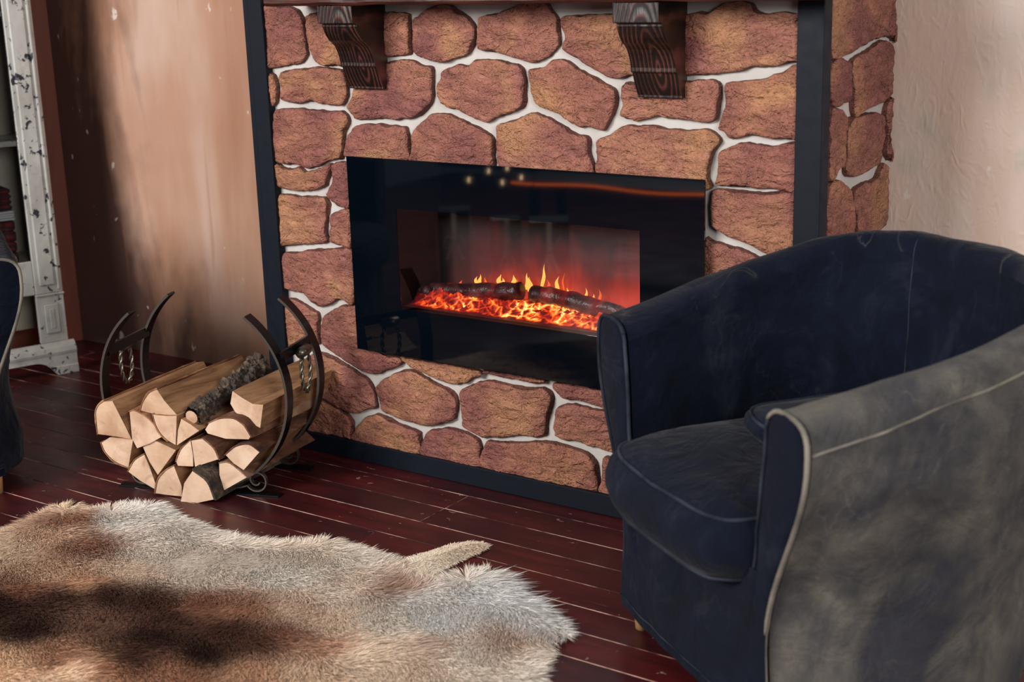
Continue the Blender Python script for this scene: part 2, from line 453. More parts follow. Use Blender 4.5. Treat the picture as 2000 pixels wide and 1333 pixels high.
z1 = lambda x, y: (500+.3*x, .3*y)
z2 = lambda x, y: (1050+.3*x, .3*y)
z3 = lambda x, y: (500+.3*x, 300+.3*y)
z4 = lambda x, y: (500+.375*x, 650+.375*y)
z8 = lambda x, y: (1500+.39*x, .39*y)
zp = lambda x, y: (x, y)
FRONT = [
 (z1, [(70,45),(180,30),(265,45),(300,80),(330,130),(335,200),(345,300),(350,355),(310,410),(240,425),(130,445),(95,440),(70,300)]),
 (z1, [(345,100),(380,82),(500,60),(620,60),(635,200),(630,420),(545,430),(460,432),(400,400),(368,330),(355,250),(342,170)]),
 (z1, [(665,60),(860,75),(1000,80),(1015,120),(1022,250),(1028,345),(990,362),(880,370),(660,400),(655,220)]),
 (z1, [(1030,130),(1070,95),(1150,40),(1250,25),(1320,55),(1400,110),(1440,170),(1448,230),(1430,310),(1380,365),(1300,385),(1250,405),(1170,405),(1090,375),(1045,330),(1035,250)]),
 (z1, [(1465,130),(1490,100),(1600,75),(1700,40),(1760,15),(1900,10),(1940,60),(1975,110),(1990,200),(1985,290),(1920,370),(1840,410),(1790,405),(1700,380),(1600,350),(1520,340),(1460,320),(1460,220)]),
 (z1, [(80,480),(128,480),(150,520),(160,600),(140,680),(80,690)]),
 (z1, [(165,490),(200,455),(330,440),(430,432),(540,445),(600,470),(612,560),(605,640),(570,690),(480,680),(390,665),(300,675),(210,665),(178,630),(180,560)]),
 (z1, [(645,450),(870,395),(960,385),(1040,385),(1090,415),(1160,430),(1168,500),(1165,650),(1120,720),(1060,765),(960,780),(830,775),(700,780),(660,770),(615,720),(608,690),(635,640),(645,580)]),
 (z1, [(1215,500),(1235,455),(1330,415),(1390,415),(1430,385),(1520,380),(1650,400),(1740,430),(1765,480),(1770,600),(1765,690),(1700,730),(1600,760),(1520,795),(1430,770),(1330,720),(1240,690),(1205,640),(1195,560)]),
 (z2, [(-45,460),(-20,440),(60,430),(110,385),(200,385),(270,440),(370,490),(440,530),(510,570),(530,620),(530,690),(490,780),(450,850),(400,845),(330,825),(280,830),(200,780),(110,730),(0,680),(-25,620),(-40,540)]),
 (z2, [(160,120),(200,100),(330,88),(470,85),(700,80),(720,300),(715,480),(600,500),(500,512),(440,490),(340,430),(240,370),(180,328),(175,290),(190,230),(170,170)]),
 (z2, [(745,90),(990,85),(1060,70),(1130,75),(1180,40),(1250,10),(1390,5),(1440,60),(1500,85),(1600,70),(1680,80),(1760,95),(1760,400),(1700,405),(1600,425),(1450,440),(1300,470),(1150,485),(1000,495),(745,480)]),
 (z2, [(555,570),(570,540),(610,530),(990,520),(1100,515),(1180,520),(1205,560),(1200,650),(1195,720),(1170,780),(1120,800),(1000,785),(900,775),(790,760),(720,780),(640,785),(570,770),(552,735),(575,680),(555,640)]),
 (z2, [(1230,550),(1270,530),(1400,515),(1500,500),(1580,470),(1760,440),(1760,900),(1660,905),(1560,905),(1450,890),(1370,890),(1270,905),(1230,870),(1190,825),(1210,760),(1230,680)]),
 (zp, [(974,252),(980,240),(1010,231),(1043,218),(1060,222),(1098,240),(1125,258),(1155,267),(1157,300),(1155,350),(985,348),(978,320),(976,290)]),
 (z2, [(395,920),(440,890),(500,860),(560,820),(650,810),(760,810),(860,830),(1000,840),(1110,830),(1160,855),(1205,900),(1200,940),(1160,990),(1140,1060),(1125,1130),(1115,1240),(700,1250),(400,1180),(395,1100),(400,1010)]),
 (z2, [(1180,1080),(1190,1000),(1215,970),(1290,945),(1340,925),(1450,930),(1560,940),(1760,940),(1760,1255),(1600,1235),(1400,1225),(1185,1210),(1172,1150)]),
 (zp, [(1393,385),(1405,367),(1490,374),(1578,382),(1578,510),(1525,500),(1510,499),(1480,485),(1450,470),(1420,460),(1392,440),(1390,410)]),
 (zp, [(1380,466),(1400,470),(1430,478),(1460,488),(1500,508),(1540,525),(1550,575),(1380,570)]),
 (z1, [(135,725),(170,705),(300,700),(400,710),(520,718),(580,720),(620,770),(615,820),(590,880),(585,950),(575,1035),(500,1045),(430,1082),(350,1097),(290,1072),(220,1075),(130,1035),(125,880)]),
 (z1, [(605,900),(620,850),(700,805),(800,800),(900,810),(980,820),(1000,850),(1015,950),(1010,1045),(900,1070),(605,1030)]),
 (z1, [(1030,860),(1060,820),(1120,770),(1160,735),(1260,735),(1340,770),(1450,820),(1530,860),(1565,920),(1565,1000),(1550,1090),(1400,1115),(1035,1070),(1030,950)]),
 (z3, [(130,45),(210,88),(300,85),(350,110),(430,90),(505,60),(500,120),(480,190),(470,215),(400,240),(300,240),(200,230),(150,205),(135,120)]),
 (z3, [(512,60),(600,48),(645,48),(645,345),(560,345),(520,320),(475,265),(490,220),(510,160)]),
 (z3, [(160,280),(200,258),(300,270),(440,275),(480,300),(495,345),(480,420),(475,500),(480,570),(400,590),(300,590),(210,605),(175,590),(165,450)]),
 (z3, [(500,400),(540,370),(645,370),(645,608),(560,600),(500,575),(490,540),(500,470)]),
 (z3, [(185,650),(300,632),(380,618),(500,615),(650,628),(660,968),(560,950),(500,980),(440,998),(390,980),(330,910),(280,900),(200,870),(190,760)]),
 (z3, [(205,960),(250,940),(310,965),(380,1010),(420,1040),(425,1110),(425,1200),(420,1240),(380,1270),(330,1280),(220,1260),(205,1100)]),
 (zp, [(635,618),(644,609),(662,600),(680,594),(720,604),(725,678),(785,695),(788,712),(760,724),(740,731),(718,727),(688,710),(658,691),(636,673),(630,650)]),
 (z4, [(195,180),(300,110),(340,97),(420,125),(540,200),(600,245),(625,290),(642,365),(640,390),(600,400),(540,417),(480,410),(430,385),(330,325),(200,260)]),
 (z4, [(195,290),(330,335),(400,370),(470,410),(510,445),(518,480),(515,530),(490,548),(200,470)]),
 (z4, [(525,500),(550,460),(620,420),(680,430),(760,470),(860,510),(870,540),(868,640),(800,640),(525,560)]),
 (z4, [(640,280),(680,235),(760,195),(830,190),(900,230),(980,275),(1035,300),(1060,350),(1055,420),(1045,450),(980,475),(900,480),(800,460),(720,430),(670,400),(655,350)]),
 (z4, [(768,118),(900,140),(1185,195),(1172,225),(1080,268),(1020,262),(940,235),(860,195),(800,165)]),
 (z4, [(1075,300),(1120,270),(1180,250),(1250,245),(1350,270),(1450,280),(1520,285),(1560,330),(1550,380),(1530,450),(1525,520),(1480,540),(1380,535),(1250,545),(1170,535),(1100,490),(1085,440),(1078,380)]),
 (z4, [(1215,190),(1510,235),(1500,262),(1400,252),(1300,232),(1225,212)]),
 (z4, [(890,530),(920,505),(1010,490),(1080,505),(1150,535),(1180,570),(1185,640),(1190,705),(890,650)]),
 (z4, [(1205,570),(1260,560),(1380,565),(1500,558),(1600,575),(1700,605),(1760,640),(1790,690),(1795,790),(1780,830),(1600,800),(1205,720)]),
 (z4, [(1555,270),(1600,255),(1900,300),(1900,405),(1700,352),(1620,350),(1590,320)]),
 (z4, [(1565,440),(1580,385),(1640,365),(1750,385),(1900,430),(1900,612),(1780,595),(1690,570),(1580,545),(1562,500)]),
 (z4, [(1805,760),(1815,670),(1840,640),(2000,680),(2000,880),(1810,838)]),
 (zp, [(1388,590),(1460,580),(1572,582),(1574,650),(1490,668),(1392,660)]),
 (zp, [(1392,675),(1480,682),(1572,664),(1574,790),(1470,812),(1394,790)]),
 (zp, [(1228,785),(1300,795),(1385,805),(1380,890),(1310,905),(1232,885)]),
 (zp, [(1398,810),(1470,825),(1572,806),(1572,915),(1480,930),(1396,905)]),
 (zp, [(1262,905),(1330,920),(1392,915),(1396,990),(1330,1000),(1262,978)]),
 (zp, [(1405,920),(1480,945),(1572,930),(1572,1045),(1480,1030),(1408,1010)]),
]
SIDE = [
 (z8, [(300,-60),(580,-60),(585,150),(575,185),(520,200),(450,240),(380,280),(300,290)]),
 (z8, [(592,-60),(650,-60),(645,180),(635,192),(600,190),(587,160)]),
 (z8, [(300,312),(380,290),(398,312),(402,360),(393,500),(370,518),(300,525)]),
 (z8, [(408,320),(430,285),(500,240),(560,200),(600,205),(640,235),(635,290),(638,400),(630,450),(610,475),(560,520),(500,545),(430,590),(415,560),(408,450)]),
 (z8, [(295,562),(350,545),(380,600),(375,740),(366,835),(340,850),(292,905)]),
 (z8, [(390,605),(440,580),(510,560),(560,570),(567,640),(566,700),(558,770),(545,820),(500,850),(440,885),(390,885),(376,860),(380,750)]),
 (z8, [(573,570),(600,490),(615,480),(633,540),(632,640),(627,780),(595,795),(575,770),(585,680)]),
 (z8, [(285,945),(340,900),(390,930),(405,970),(413,1060),(410,1200),(400,1225),(285,1260)]),
 (z8, [(417,960),(480,910),(530,890),(560,820),(590,830),(610,880),(612,960),(605,1060),(600,1110),(560,1150),(490,1195),(430,1210),(425,1100)]),
 (z8, [(500,1230),(530,1195),(560,1165),(585,1165),(590,1200),(580,1320),(505,1330)]),
 (z8, [(290,1285),(400,1250),(485,1235),(490,1450),(285,1480)]),
]
def poly_area(p):
    x, y_ = p[:, 0], p[:, 1]; return .5*np.sum(x*np.roll(y_, -1)-np.roll(x, -1)*y_)
def stone(poly, to3, nrm, parent, thick=.02, seed=0):
    """poly: 2-D outline on the cladding plane in metres; to3 maps it into the room"""
    P = catmull(poly, 110, True)
    if poly_area(P) < 0: P = P[::-1]
    nxt, prv = np.roll(P, -1, 0), np.roll(P, 1, 0)
    tg = nxt-prv; tg /= np.linalg.norm(tg, axis=1)[:, None]; inn = np.stack([-tg[:, 1], tg[:, 0]], 1)
    for i in range(len(P)):
        P[i] += inn[i]*(.0030*mnoise.fractal(Vector((P[i][0]*40, P[i][1]*40, seed)), 1, 2, 3)+.0008)
    c = P.mean(0)
    size = math.sqrt(abs(poly_area(P)))
    rings = [(0, 0.0, -.004), (0, 0.0, .40), (.0018, 0, .72), (.006, 0, .90), (.012, .0, .97), (.020, .02, 1.0), *[(0, fr_, 1.0+.05*fr_) for fr_ in np.linspace(.07, .95, 20)]]
    v = []; f = []
    n = len(P)
    for (ins, fr, dep) in rings:
        for i in range(n):
            q = P[i] + inn[i]*min(ins, size*.12)
            if fr: q = lerp(P[i]+inn[i]*min(.02, size*.12), c, fr)
            q = np.array(q)
            d = thick*dep
            if dep > .5:
                wx = q[0]+.010*mnoise.noise(Vector((q[0]*18, q[1]*18, seed+40))); wy = q[1]+.012*mnoise.noise(Vector((q[0]*14, q[1]*22, seed+70)))
                d += thick*.26*mnoise.noise(Vector((q[0]*12, q[1]*15, seed*3.7)))
                r_ = mnoise.fractal(Vector((wx*30, wy*62, seed)), .75, 2.1, 4)
                d += .0026*(abs(r_)**.7*(1 if r_ > 0 else -1))
            if .3 < dep < .8:   # chipped rim
                k = mnoise.noise(Vector((q[0]*22, q[1]*22, seed+9)))
                q = q + inn[i]*max(0, k)*.010*min(1, size/.12)
            v.append(Vector(to3(q)) + Vector(nrm)*d)
    for r in range(len(rings)-1):
        for i in range(n):
            j = (i+1) % n
            f.append((r*n+i, r*n+j, (r+1)*n+j, (r+1)*n+i))
    v.append(Vector(to3(c))+Vector(nrm)*thick*1.05)
    b = (len(rings)-1)*n
    for i in range(n): f.append((b+i, b+(i+1) % n, len(v)-1))
    return mesh('stone', v, f, [M['stone'], M['stone_edge']], parent, True, [1 if k < 2*n else 0 for k in range(len(f))])
POST = .056
for i, (zf, pts) in enumerate(FRONT):
    poly = [on_y(*zf(*p), 0.0) for p in pts]
    poly = np.array([(min(max(p.x, .02), FW-.003), max(p.z, .02)) for p in poly])
    stone(poly, lambda q: (q[0], 0.0, q[1]), (0, -1, 0), fp, .020, i+1)
for i, (zf, pts) in enumerate(SIDE):
    poly = [on_x(*zf(*p), FW) for p in pts]
    poly = np.array([(min(max(p.y, .015), YW-.004), p.z) for p in poly])
    stone(poly, lambda q: (FW-.004, q[0], q[1]), (1, 0, 0), fp, .018, i+100)
for i, (a, b, c_, d) in enumerate([(.02, .26, .40, .56), (.28, .505, .42, .58), (.02, .30, .20, .38), (.32, .505, .22, .40), (.02, .24, .02, .18), (.26, .505, .02, .20)]):
    stone(np.array([(a, c_+.02), (a+.03, c_), (b-.03, c_+.01), (b, c_+.03), (b, d-.03), (b-.04, d), (a+.05, d-.01), (a, d-.03)]), lambda q: (FW-.004, q[0], q[1]), (1, 0, 0), fp, .018, i+130)

MT = .030   # how far the angle posts stand proud
def angle_post(xa, xb, side):
    m = MB()
    m.box((xa, -MT, 0), (xb, 0.0, FH), bev=.002)
    if side < 0: m.box((-.018, -MT+.001, 0), (.002, .050, FH-.001), bev=.002)
    return m.build('corner_post', M['black'], fp)
angle_post(.0, POST, -1)
MB().box((PX-.064, -MT, 0), (PX, .014, FH), bev=.002).build('corner_post', M['black'], fp)
MB().box((POST, -MT, 0.0), (PX-.064, 0.0, .056), bev=.002).build('bottom_rail', M['black'], fp)
MB().box((FW-.001, .016, 0.0), (FW+.020, YW-.004, .056), bev=.002).build('bottom_rail', M['black'], fp)

# courses above the mantel, just out of the frame
zc = 1.40
for rw in range(4):
    x = .065 - (rw % 2)*.03; hgt_ = .17+.02*(rw % 3)
    while x < FW-.10:
        w = random.uniform(.19, .30); xe = min(x+w, FW-.01)
        if FW-xe < .12: xe = FW-.01
        j = lambda: random.uniform(-.012, .012)
        a, b, c_, d = max(x, .03)+.012, xe-.008, zc+.008, zc+hgt_-.008
        stone(np.array([(a, c_+.04+j()), (a+.04, c_+abs(j())), ((a+b)/2, c_+abs(j())), (b-.04, c_+abs(j())), (b, c_+.05+j()), (b-abs(j()), d-.04), (b-.05, d), ((a+b)/2, d-abs(j())), (a+.04, d-abs(j())), (a, d-.05)]), lambda q: (q[0], 0.0, q[1]), (0, -1, 0), fp, .020, 200+rw*10+int(x*20))
        x = xe
    zc += hgt_
# mantel shelf and corbels
t = NT('burnt_mantel_wood'); vm = t.coord('Object', (.5, 14, 14))
g_ = t.noise(vm, 5, 5, .6, .6)
M['mantel'] = t.set(Base_Color=t.ramp(g_, [(.3, lin((20, 9, 8))), (.55, lin((62, 28, 20))), (.75, lin((116, 62, 42)))]), Roughness=.4, Coat_Weight=.15, Coat_Roughness=.3, Normal=t.bump(g_, .6, .004))
mp = .16
v = []; f = []; nx = 40
for i in range(nx+1):
    x = lerp(.195, 1.80, i/nx)
    w = .004*mnoise.noise(Vector((x*9, 1, 3))); w2 = .003*mnoise.noise(Vector((x*11, 5, 1)))
    v += [(x, -.031, 1.3125), (x, -mp+w+.006, 1.3125+w2), (x, -mp+w, 1.320+w2), (x, -mp+w, 1.372), (x, -mp+.006, 1.380), (x, -.031, 1.380)]
for i in range(nx):
    for k in range(6): f.append((i*6+k, i*6+(k+1) % 6, i*6+6+(k+1) % 6, i*6+6+k))
f.append(tuple(range(5, -1, -1))); f.append(tuple(nx*6+k for k in range(6)))
mesh('mantel_shelf', v, f, M['mantel'], fp)
PROF = [(.148, 1.312), (.148, 1.266), (.131, 1.264), (.131, 1.258), (.126, 1.245), (.118, 1.232), (.108, 1.220), (.096, 1.212), (.086, 1.203), (.078, 1.190), (.072, 1.175), (.068, 1.160), (.068, 1.150), (.061, 1.147), (.056, 1.135), (.046, 1.112), (.036, 1.094), (.036, 1.088)]
for xr in (.494, 1.398):
    m = MB(); w = .120; n = len(PROF)
    v = [(-w, -p, z-1.2) for p, z in PROF] + [(0, -p, z-1.2) for p, z in PROF] + [(-w, -.012, .112), (-w, -.012, -.112), (0, -.012, .112), (0, -.012, -.112)]
    f = [(i+1, i, n+i, n+i+1) for i in range(n-1)]
    f += [tuple([2*n]+list(range(n))+[2*n+1]), tuple([2*n+3]+list(range(2*n-1, n-1, -1))+[2*n+2]), (n-1, 2*n-1, 2*n+3, 2*n+1), (0, 2*n, 2*n+2, n)]
    o = m.add(v, f).build('corbel', M['dwood'], fp); o.location = (xr, 0, 1.2)
    bv = o.modifiers.new('bevel', 'BEVEL'); bv.width = .002; bv.segments = 2; bv.limit_method = 'ANGLE'

# ------------------------------------------------------------------ electric fire
YG = -.046
ef = thing('electric_fireplace', 'black glass wall-hung electric fireplace glowing with embers and flames', 'electric fireplace', (0, 0, 0))
X0, X1, Z0, Z1 = .356, 1.462, .351, .903
WX0, WX1, WZ0, WZ1 = .525, 1.287, .487, .769
fr = MB()
for a, b in (((X0, YG, Z0), (WX0, YG+.006, Z1)), ((WX1, YG, Z0), (X1, YG+.006, Z1)), ((WX0, YG, Z0), (WX1, YG+.006, WZ0)), ((WX0, YG, WZ1), (WX1, YG+.006, Z1))): fr.box(a, b)
fr.build('glass_surround', M['glassblk'], ef)
hb = MB()   # housing: a box open to the front
YB = .125
hb.box((X0+.02, YG+.006, Z0+.02), (X0+.035, -.0235, Z1-.02)); hb.box((X1-.035, YG+.006, Z0+.02), (X1-.02, -.0235, Z1-.02))
hb.box((WX0-.02, YG+.006, WZ0-.03), (WX0-.004, YB, WZ1+.02)); hb.box((WX1+.004, YG+.006, WZ0-.03), (WX1+.02, YB, WZ1+.02))
hb.box((WX0-.004, YG+.006, WZ1+.004), (WX1+.004, YB, WZ1+.02)); hb.box((WX0-.004, YG+.006, WZ0-.03), (WX1+.004, YB, WZ0-.012))
hb.box((WX0-.02, YB, WZ0-.03), (WX1+.02, YB+.012, WZ1+.02))
hb.build('housing', M['cavity'], ef)
# back screen showing the flame picture
t = NT('flame_screen')
tc = t.node('ShaderNodeTexCoord'); sx = t.node('ShaderNodeSeparateXYZ', i_0=tc.outputs['Object'])
zz = t.math('DIVIDE', t.math('SUBTRACT', sx.outputs[2], .53), .22)
xx = t.math('DIVIDE', t.math('SUBTRACT', sx.outputs[0], WX0), WX1-WX0)
nz = t.noise(t.coord('Object', (1, 1, .4)), 9, 4, .6, .6)
hgt = t.math('SUBTRACT', t.math('MULTIPLY_ADD', nz, .9, -.22), zz)
xm = t.ramp(xx, [(.05, .0), (.28, .7), (.55, 1.0), (.92, .7), (1.0, .5)])
glow = t.math('MULTIPLY', t.ramp(t.math('ADD', hgt, .75), [(.2, 0), (.75, .55), (1.0, 1.0)]), xm)
ec = t.ramp(glow, [(0, (.0, .0, .0)), (.3, (.10, .006, .006)), (.75, (.55, .03, .012)), (1, (.95, .09, .02))])
M['screen'] = t.set(Base_Color=(.02, .012, .012), Roughness=.5, Emission_Color=ec, Emission_Strength=.8)
MB().box((WX0-.003, YB-.004, WZ0), (WX1+.003, YB-.001, WZ1+.003)).build('flame_screen', M['screen'], ef)
# ember bed
t = NT('ember_bed')
v = t.coord('Object', (1, 1, 1)); vd = t.node('ShaderNodeVectorMath', operation='ADD', i_0=v)
nv = t.node('ShaderNodeTexNoise', i_Vector=v, i_Scale=40.0, i_Detail=3.0); sc = t.node('ShaderNodeVectorMath', operation='SCALE', i_0=nv.outputs[1]); sc.inputs['Scale'].default_value = .016
t.put(vd.inputs[1], sc.outputs[0])
vor = t.node('ShaderNodeTexVoronoi', i_Vector=vd.outputs[0], i_Scale=38.0, feature='DISTANCE_TO_EDGE')
n1 = t.noise(v, 26, 5, .65, 1.2); sx = t.node('ShaderNodeSeparateXYZ', i_0=t.node('ShaderNodeTexCoord').outputs['Object'])
lines = t.ramp(vor.outputs[0], [(.0, 1), (.07, .6), (.22, .10)])
hot = t.math('MULTIPLY', t.math('ADD', lines, t.ramp(n1, [(.40, .05), (.60, .6)])), t.ramp(t.noise(v, 13, 3), [(.36, .35), (.6, 1)]))
edge = t.math('MULTIPLY_ADD', t.math('SUBTRACT', t.noise(t.coord('Object', (1, 0, 0)), 14, 4, .6), .5), .03, sx.outputs[1])
yy = t.ramp(t.math('MULTIPLY_ADD', edge, 5, .3), [(.14, .03), (.21, .10), (.27, 1.0), (.62, .7), (.75, .05)])
xx_ = t.ramp(t.math('DIVIDE', t.math('SUBTRACT', sx.outputs[0], WX0), WX1-WX0), [(.0, .1), (.12, .8), (.2, 1)])
hot = t.math('MULTIPLY', t.math('MULTIPLY', hot, yy), xx_)
ec = t.ramp(hot, [(0, (.10, .001, .006)), (.15, (.45, .006, .004)), (.38, (1.0, .06, .006)), (.65, (1.0, .22, .02)), (1, (1.0, .50, .14))])
M['ember'] = t.set(Base_Color=(.05, .010, .012), Roughness=.5, Emission_Color=ec, Emission_Strength=t.math('MULTIPLY_ADD', hot, 1.5, .16))
nx, ny = 150, 26; v = []; f = []
def bed_z(x, y_):
    q = (y_+.036)/.13
    return .4895 + .004 + .036*sstep(.12, .75, q)*(1-.25*sstep(.75, 1, q)) + .010*sstep(.2, .35, q)*mnoise.fractal(Vector((x*34, y_*44, 2)), 1, 2, 4)
for j in range(ny+1):
    for i in range(nx+1):
        x = lerp(WX0+.001, WX1-.001, i/nx); y_ = lerp(-.036, .10, j/ny)
        v.append((x, y_, bed_z(x, y_)))
for j in range(ny):
    for i in range(nx): f.append((j*(nx+1)+i, j*(nx+1)+i+1, (j+1)*(nx+1)+i+1, (j+1)*(nx+1)+i))
mesh('ember_bed', v, f, M['ember'], ef, True)
# loose glowing ember lumps
mb = MB()
for k in range(150):
    x = rng.uniform(WX0+.05, WX1-.02); y_ = rng.uniform(-.008, .045); s_ = rng.uniform(.004, .010)
    c = Vector((x, y_, bed_z(x, y_)+s_*.1)); vv = []
    for (a, b, cc) in ((1, 0, 0), (-1, 0, 0), (0, 1, 0), (0, -1, 0), (0, 0, 1), (0, 0, -1)):
        vv.append(c + Vector((a*rng.uniform(.7, 1.6)+rng.uniform(-.4, .4), b*rng.uniform(.6, 1.3), cc*rng.uniform(.5, 1)+rng.uniform(-.3, .3)))*s_)
    mb.add(vv, [(0, 2, 4), (2, 1, 4), (1, 3, 4), (3, 0, 4), (2, 0, 5), (1, 2, 5), (3, 1, 5), (0, 3, 5)], 0 if rng.uniform() < .72 else 1)
em = mb.build('ember_lumps', [M['ember'], m_emit('ember_dark', (.6, .012, .008), .35)], ef)
tag(em, kind='stuff')
# moulded logs
t = NT('glowing_fire_log'); v = t.coord('Object')
n = t.noise(v, 26, 5, .65, .6); hl = t.ramp(t.noise(v, 12, 3), [(.5, 0), (.75, 1)])
M['firelog'] = t.set(Base_Color=t.ramp(n, [(.3, lin((34, 14, 18))), (.7, lin((92, 44, 44)))]), Roughness=.35, Emission_Color=(1, .03, .02), Emission_Strength=t.math('MULTIPLY', hl, .22), Normal=t.bump(n, .8, .008))
def fire_log(p0, p1, r0, r1, bend=.006):
    pts = []; rads = []
    for i in range(18):
        q = i/17; p = Vector(p0).lerp(Vector(p1), q); p.z += bend*math.sin(q*math.pi)+.003*mnoise.noise(Vector((q*7, p0[0]*9, 0)))
        pts.append(p); rads.append(lerp(r0, r1, q)*(1+.14*mnoise.noise(Vector((q*9, 3, p0[0]*5)))))
    m = MB().tube(pts, rads, 14)
    return m.build('fire_log', M['firelog'], ef, True)
def zfire(px, py, y_): return tuple(on_y(px, py, y_))
fire_log(zfire(800, 570, .050), zfire(842, 572, .040), .013, .017)
fire_log(zfire(846, 566, .062), zfire(1016, 569, .055), .020, .025, -.002)
fire_log(zfire(1042, 574, .058), zfire(1168, 603, .040), .024, .023)
fire_log(zfire(1165, 600, .040), zfire(1215, 612, .050), .014, .016)
# flames
M['flame'] = m_emit('flame', (1.0, .40, .07), 1.35); M['flame_o'] = m_emit('flame_orange', (1.0, .13, .02), .8)
def flame(px, py, h, w, mt, lean=0.0):
    b = on_y(px, py+4, .098); h *= 1.35; w *= 2.1; n = 8; v = []; f = []
    for i in range(n+1):
        q = i/n; r = w*(math.sin(math.pi*min(1, .12+q*.9))**.8)*(1-q)**.45 if i < n else .0002
        cx_ = b.x+lean*q*q*h + .0025*math.sin(q*7+px)
        for k in range(6):
            a = 2*math.pi*k/6; v.append((cx_+r*math.cos(a), b.y+r*.35*math.sin(a), b.z+h*q))
    for i in range(n):
        for k in range(6): f.append((i*6+k, i*6+(k+1) % 6, i*6+6+(k+1) % 6, i*6+6+k))
    return mesh('flame', v, f, mt, ef, True)
for (px, py, h, w, k) in [(930, 556, .022, .004, 0), (938, 556, .026, .004, 0), (947, 556, .020, .003, 1), (975, 556, .026, .005, 0), (983, 556, .018, .004, 0), (1003, 556, .024, .005, 0), (1012, 558, .018, .003, 1), (1029, 562, .034, .004, 0), (1035, 566, .030, .005, 0), (1060, 560, .050, .0035, 0), (1072, 562, .020, .003, 1), (1087, 568, .034, .004, 0), (1110, 580, .022, .004, 0), (1118, 583, .020, .004, 0), (1128, 586, .016, .003, 1), (1146, 588, .030, .003, 0), (1158, 592, .022, .004, 0), (1172, 590, .03, .003, 1), (1100, 572, .045, .002, 1), (900, 556, .014, .003, 1)]:
    flame(px, py, h, w, M['flame'] if k == 0 else M['flame_o'], random.uniform(-.15, .2))
# clear pane over the opening
t = NT('clear_pane')
lw = t.node('ShaderNodeFresnel', i_IOR=1.5)
gl = t.node('ShaderNodeBsdfGlossy', i_Color=(1, 1, 1), i_Roughness=.03); tr = t.node('ShaderNodeBsdfTransparent', i_Color=(.93, .93, .94))
ms = t.node('ShaderNodeMixShader', i_0=t.math('MULTIPLY_ADD', lw.outputs[0], 1.8, .04)); t.put(ms.inputs[1], tr); t.put(ms.inputs[2], gl); t.put(t.out.inputs[0], ms)
M['pane'] = t.mat
mesh('glass_pane', [(WX0, YG+.001, WZ0), (WX1, YG+.001, WZ0), (WX1, YG+.001, WZ1), (WX0, YG+.001, WZ1)], [(0, 1, 2, 3)], M['pane'], ef)

# ------------------------------------------------------------------ armchairs
def outline(top):
    L = [(-.405, .0), (-.418, .19), (-.415, .39), (-.378, .545), (-.235, .675), (0, .715)] if top else [(-.285, .0), (-.362, .12), (-.380, .30), (-.34, .48), (-.20, .625), (0, .665)]
    return L + [(-x, y_) for x, y_ in L[-2::-1]]
NS = 90
def plan_curves():
    T = catmull(outline(True), 400); B = catmull(outline(False), 400)
    s = np.linspace(0, 399, NS+1)
    T = np.stack([np.interp(s, np.arange(400), T[:, d]) for d in range(2)], 1); B = np.stack([np.interp(s, np.arange(400), B[:, d]) for d in range(2)], 1)
    tg = np.gradient(T, axis=0); tg /= np.linalg.norm(tg, axis=1)[:, None]
    inn = np.stack([tg[:, 1], -tg[:, 0]], 1)      # towards the inside of the tub
    inn[0] = (1, 0); inn[-1] = (-1, 0)
    return T, B, inn
PT, PB, PIN = plan_curves()
def rim_h(i): return .668 + .222*max(0, PT[i][1])**1.0 + (.018 if PT[i][0] < 0 else 0)*sstep(.1, .4, abs(PT[i][0]))
def wr(p, amp, sc, sd=0):
    return amp*mnoise.fractal(Vector((p[0]*sc+sd, p[1]*sc, p[2]*sc*.8)), 1.0, 2.0, 3)
def shell_profile(i):
    """points from the outer hem over the rim and down the inside, at plan station i"""
    h = rim_h(i); out = []; zt = h-.055
    dirn = Vector((-PIN[i][0], -PIN[i][1], 0))
    for k in range(19):
        q = k/18; z = lerp(.060, zt, q); t_ = sstep(.20, .60, z)**1.2
        x, y_ = lerp(PB[i], PT[i], t_)
        fl = .012*(1-sstep(.06, .25, z))
        p = Vector((x, y_, z)) + dirn*fl
        p += dirn*(wr(p, .010, 5.5)+wr(p, .005, 13, 4))*sstep(0, .06, i/NS)*sstep(0, .06, 1-i/NS)
        fold = abs(mnoise.noise(Vector(((p.x+p.y)*3.2+p.z*2.4, p.z*3.0-(p.x+p.y)*1.2, 5))))
        p += dirn*(.010*(1-min(1, fold*5)))*sstep(.03, .12, i/NS)*sstep(.03, .12, 1-i/NS)*sstep(0, .1, q)*sstep(0, .1, 1-q)
        if k == 0: p.z += .006*mnoise.noise(Vector((i*.35, 0, 2)))
        out.append(p)
    th = lerp(.128, .078, sstep(.02, .34, PT[i][1]))
    o_pt = Vector((*PT[i], zt)); i_pt = o_pt - dirn*th
    for k in range(1, 12):
        a = math.pi*k/12; c_, s_ = math.cos(a), math.sin(a)
        mid = (o_pt+i_pt)/2
        p = mid + dirn*(th/2)*math.copysign(abs(c_)**.75, c_) + Vector((0, 0, .055*abs(s_)**.75))
        p += Vector((0, 0, 1))*wr(p, .003, 12, 7)
        out.append(p)
    nb = 12
    for k in range(nb+1):
        q = k/nb; z = lerp(zt, .30, q)
        p = i_pt - dirn*(.040*q); p = Vector((p.x, p.y, z))
        p -= dirn*(wr(p, .010, 6, 11)+wr(p, .004, 15, 5))*sstep(0, .1, q)
        out.append(p)
    return out
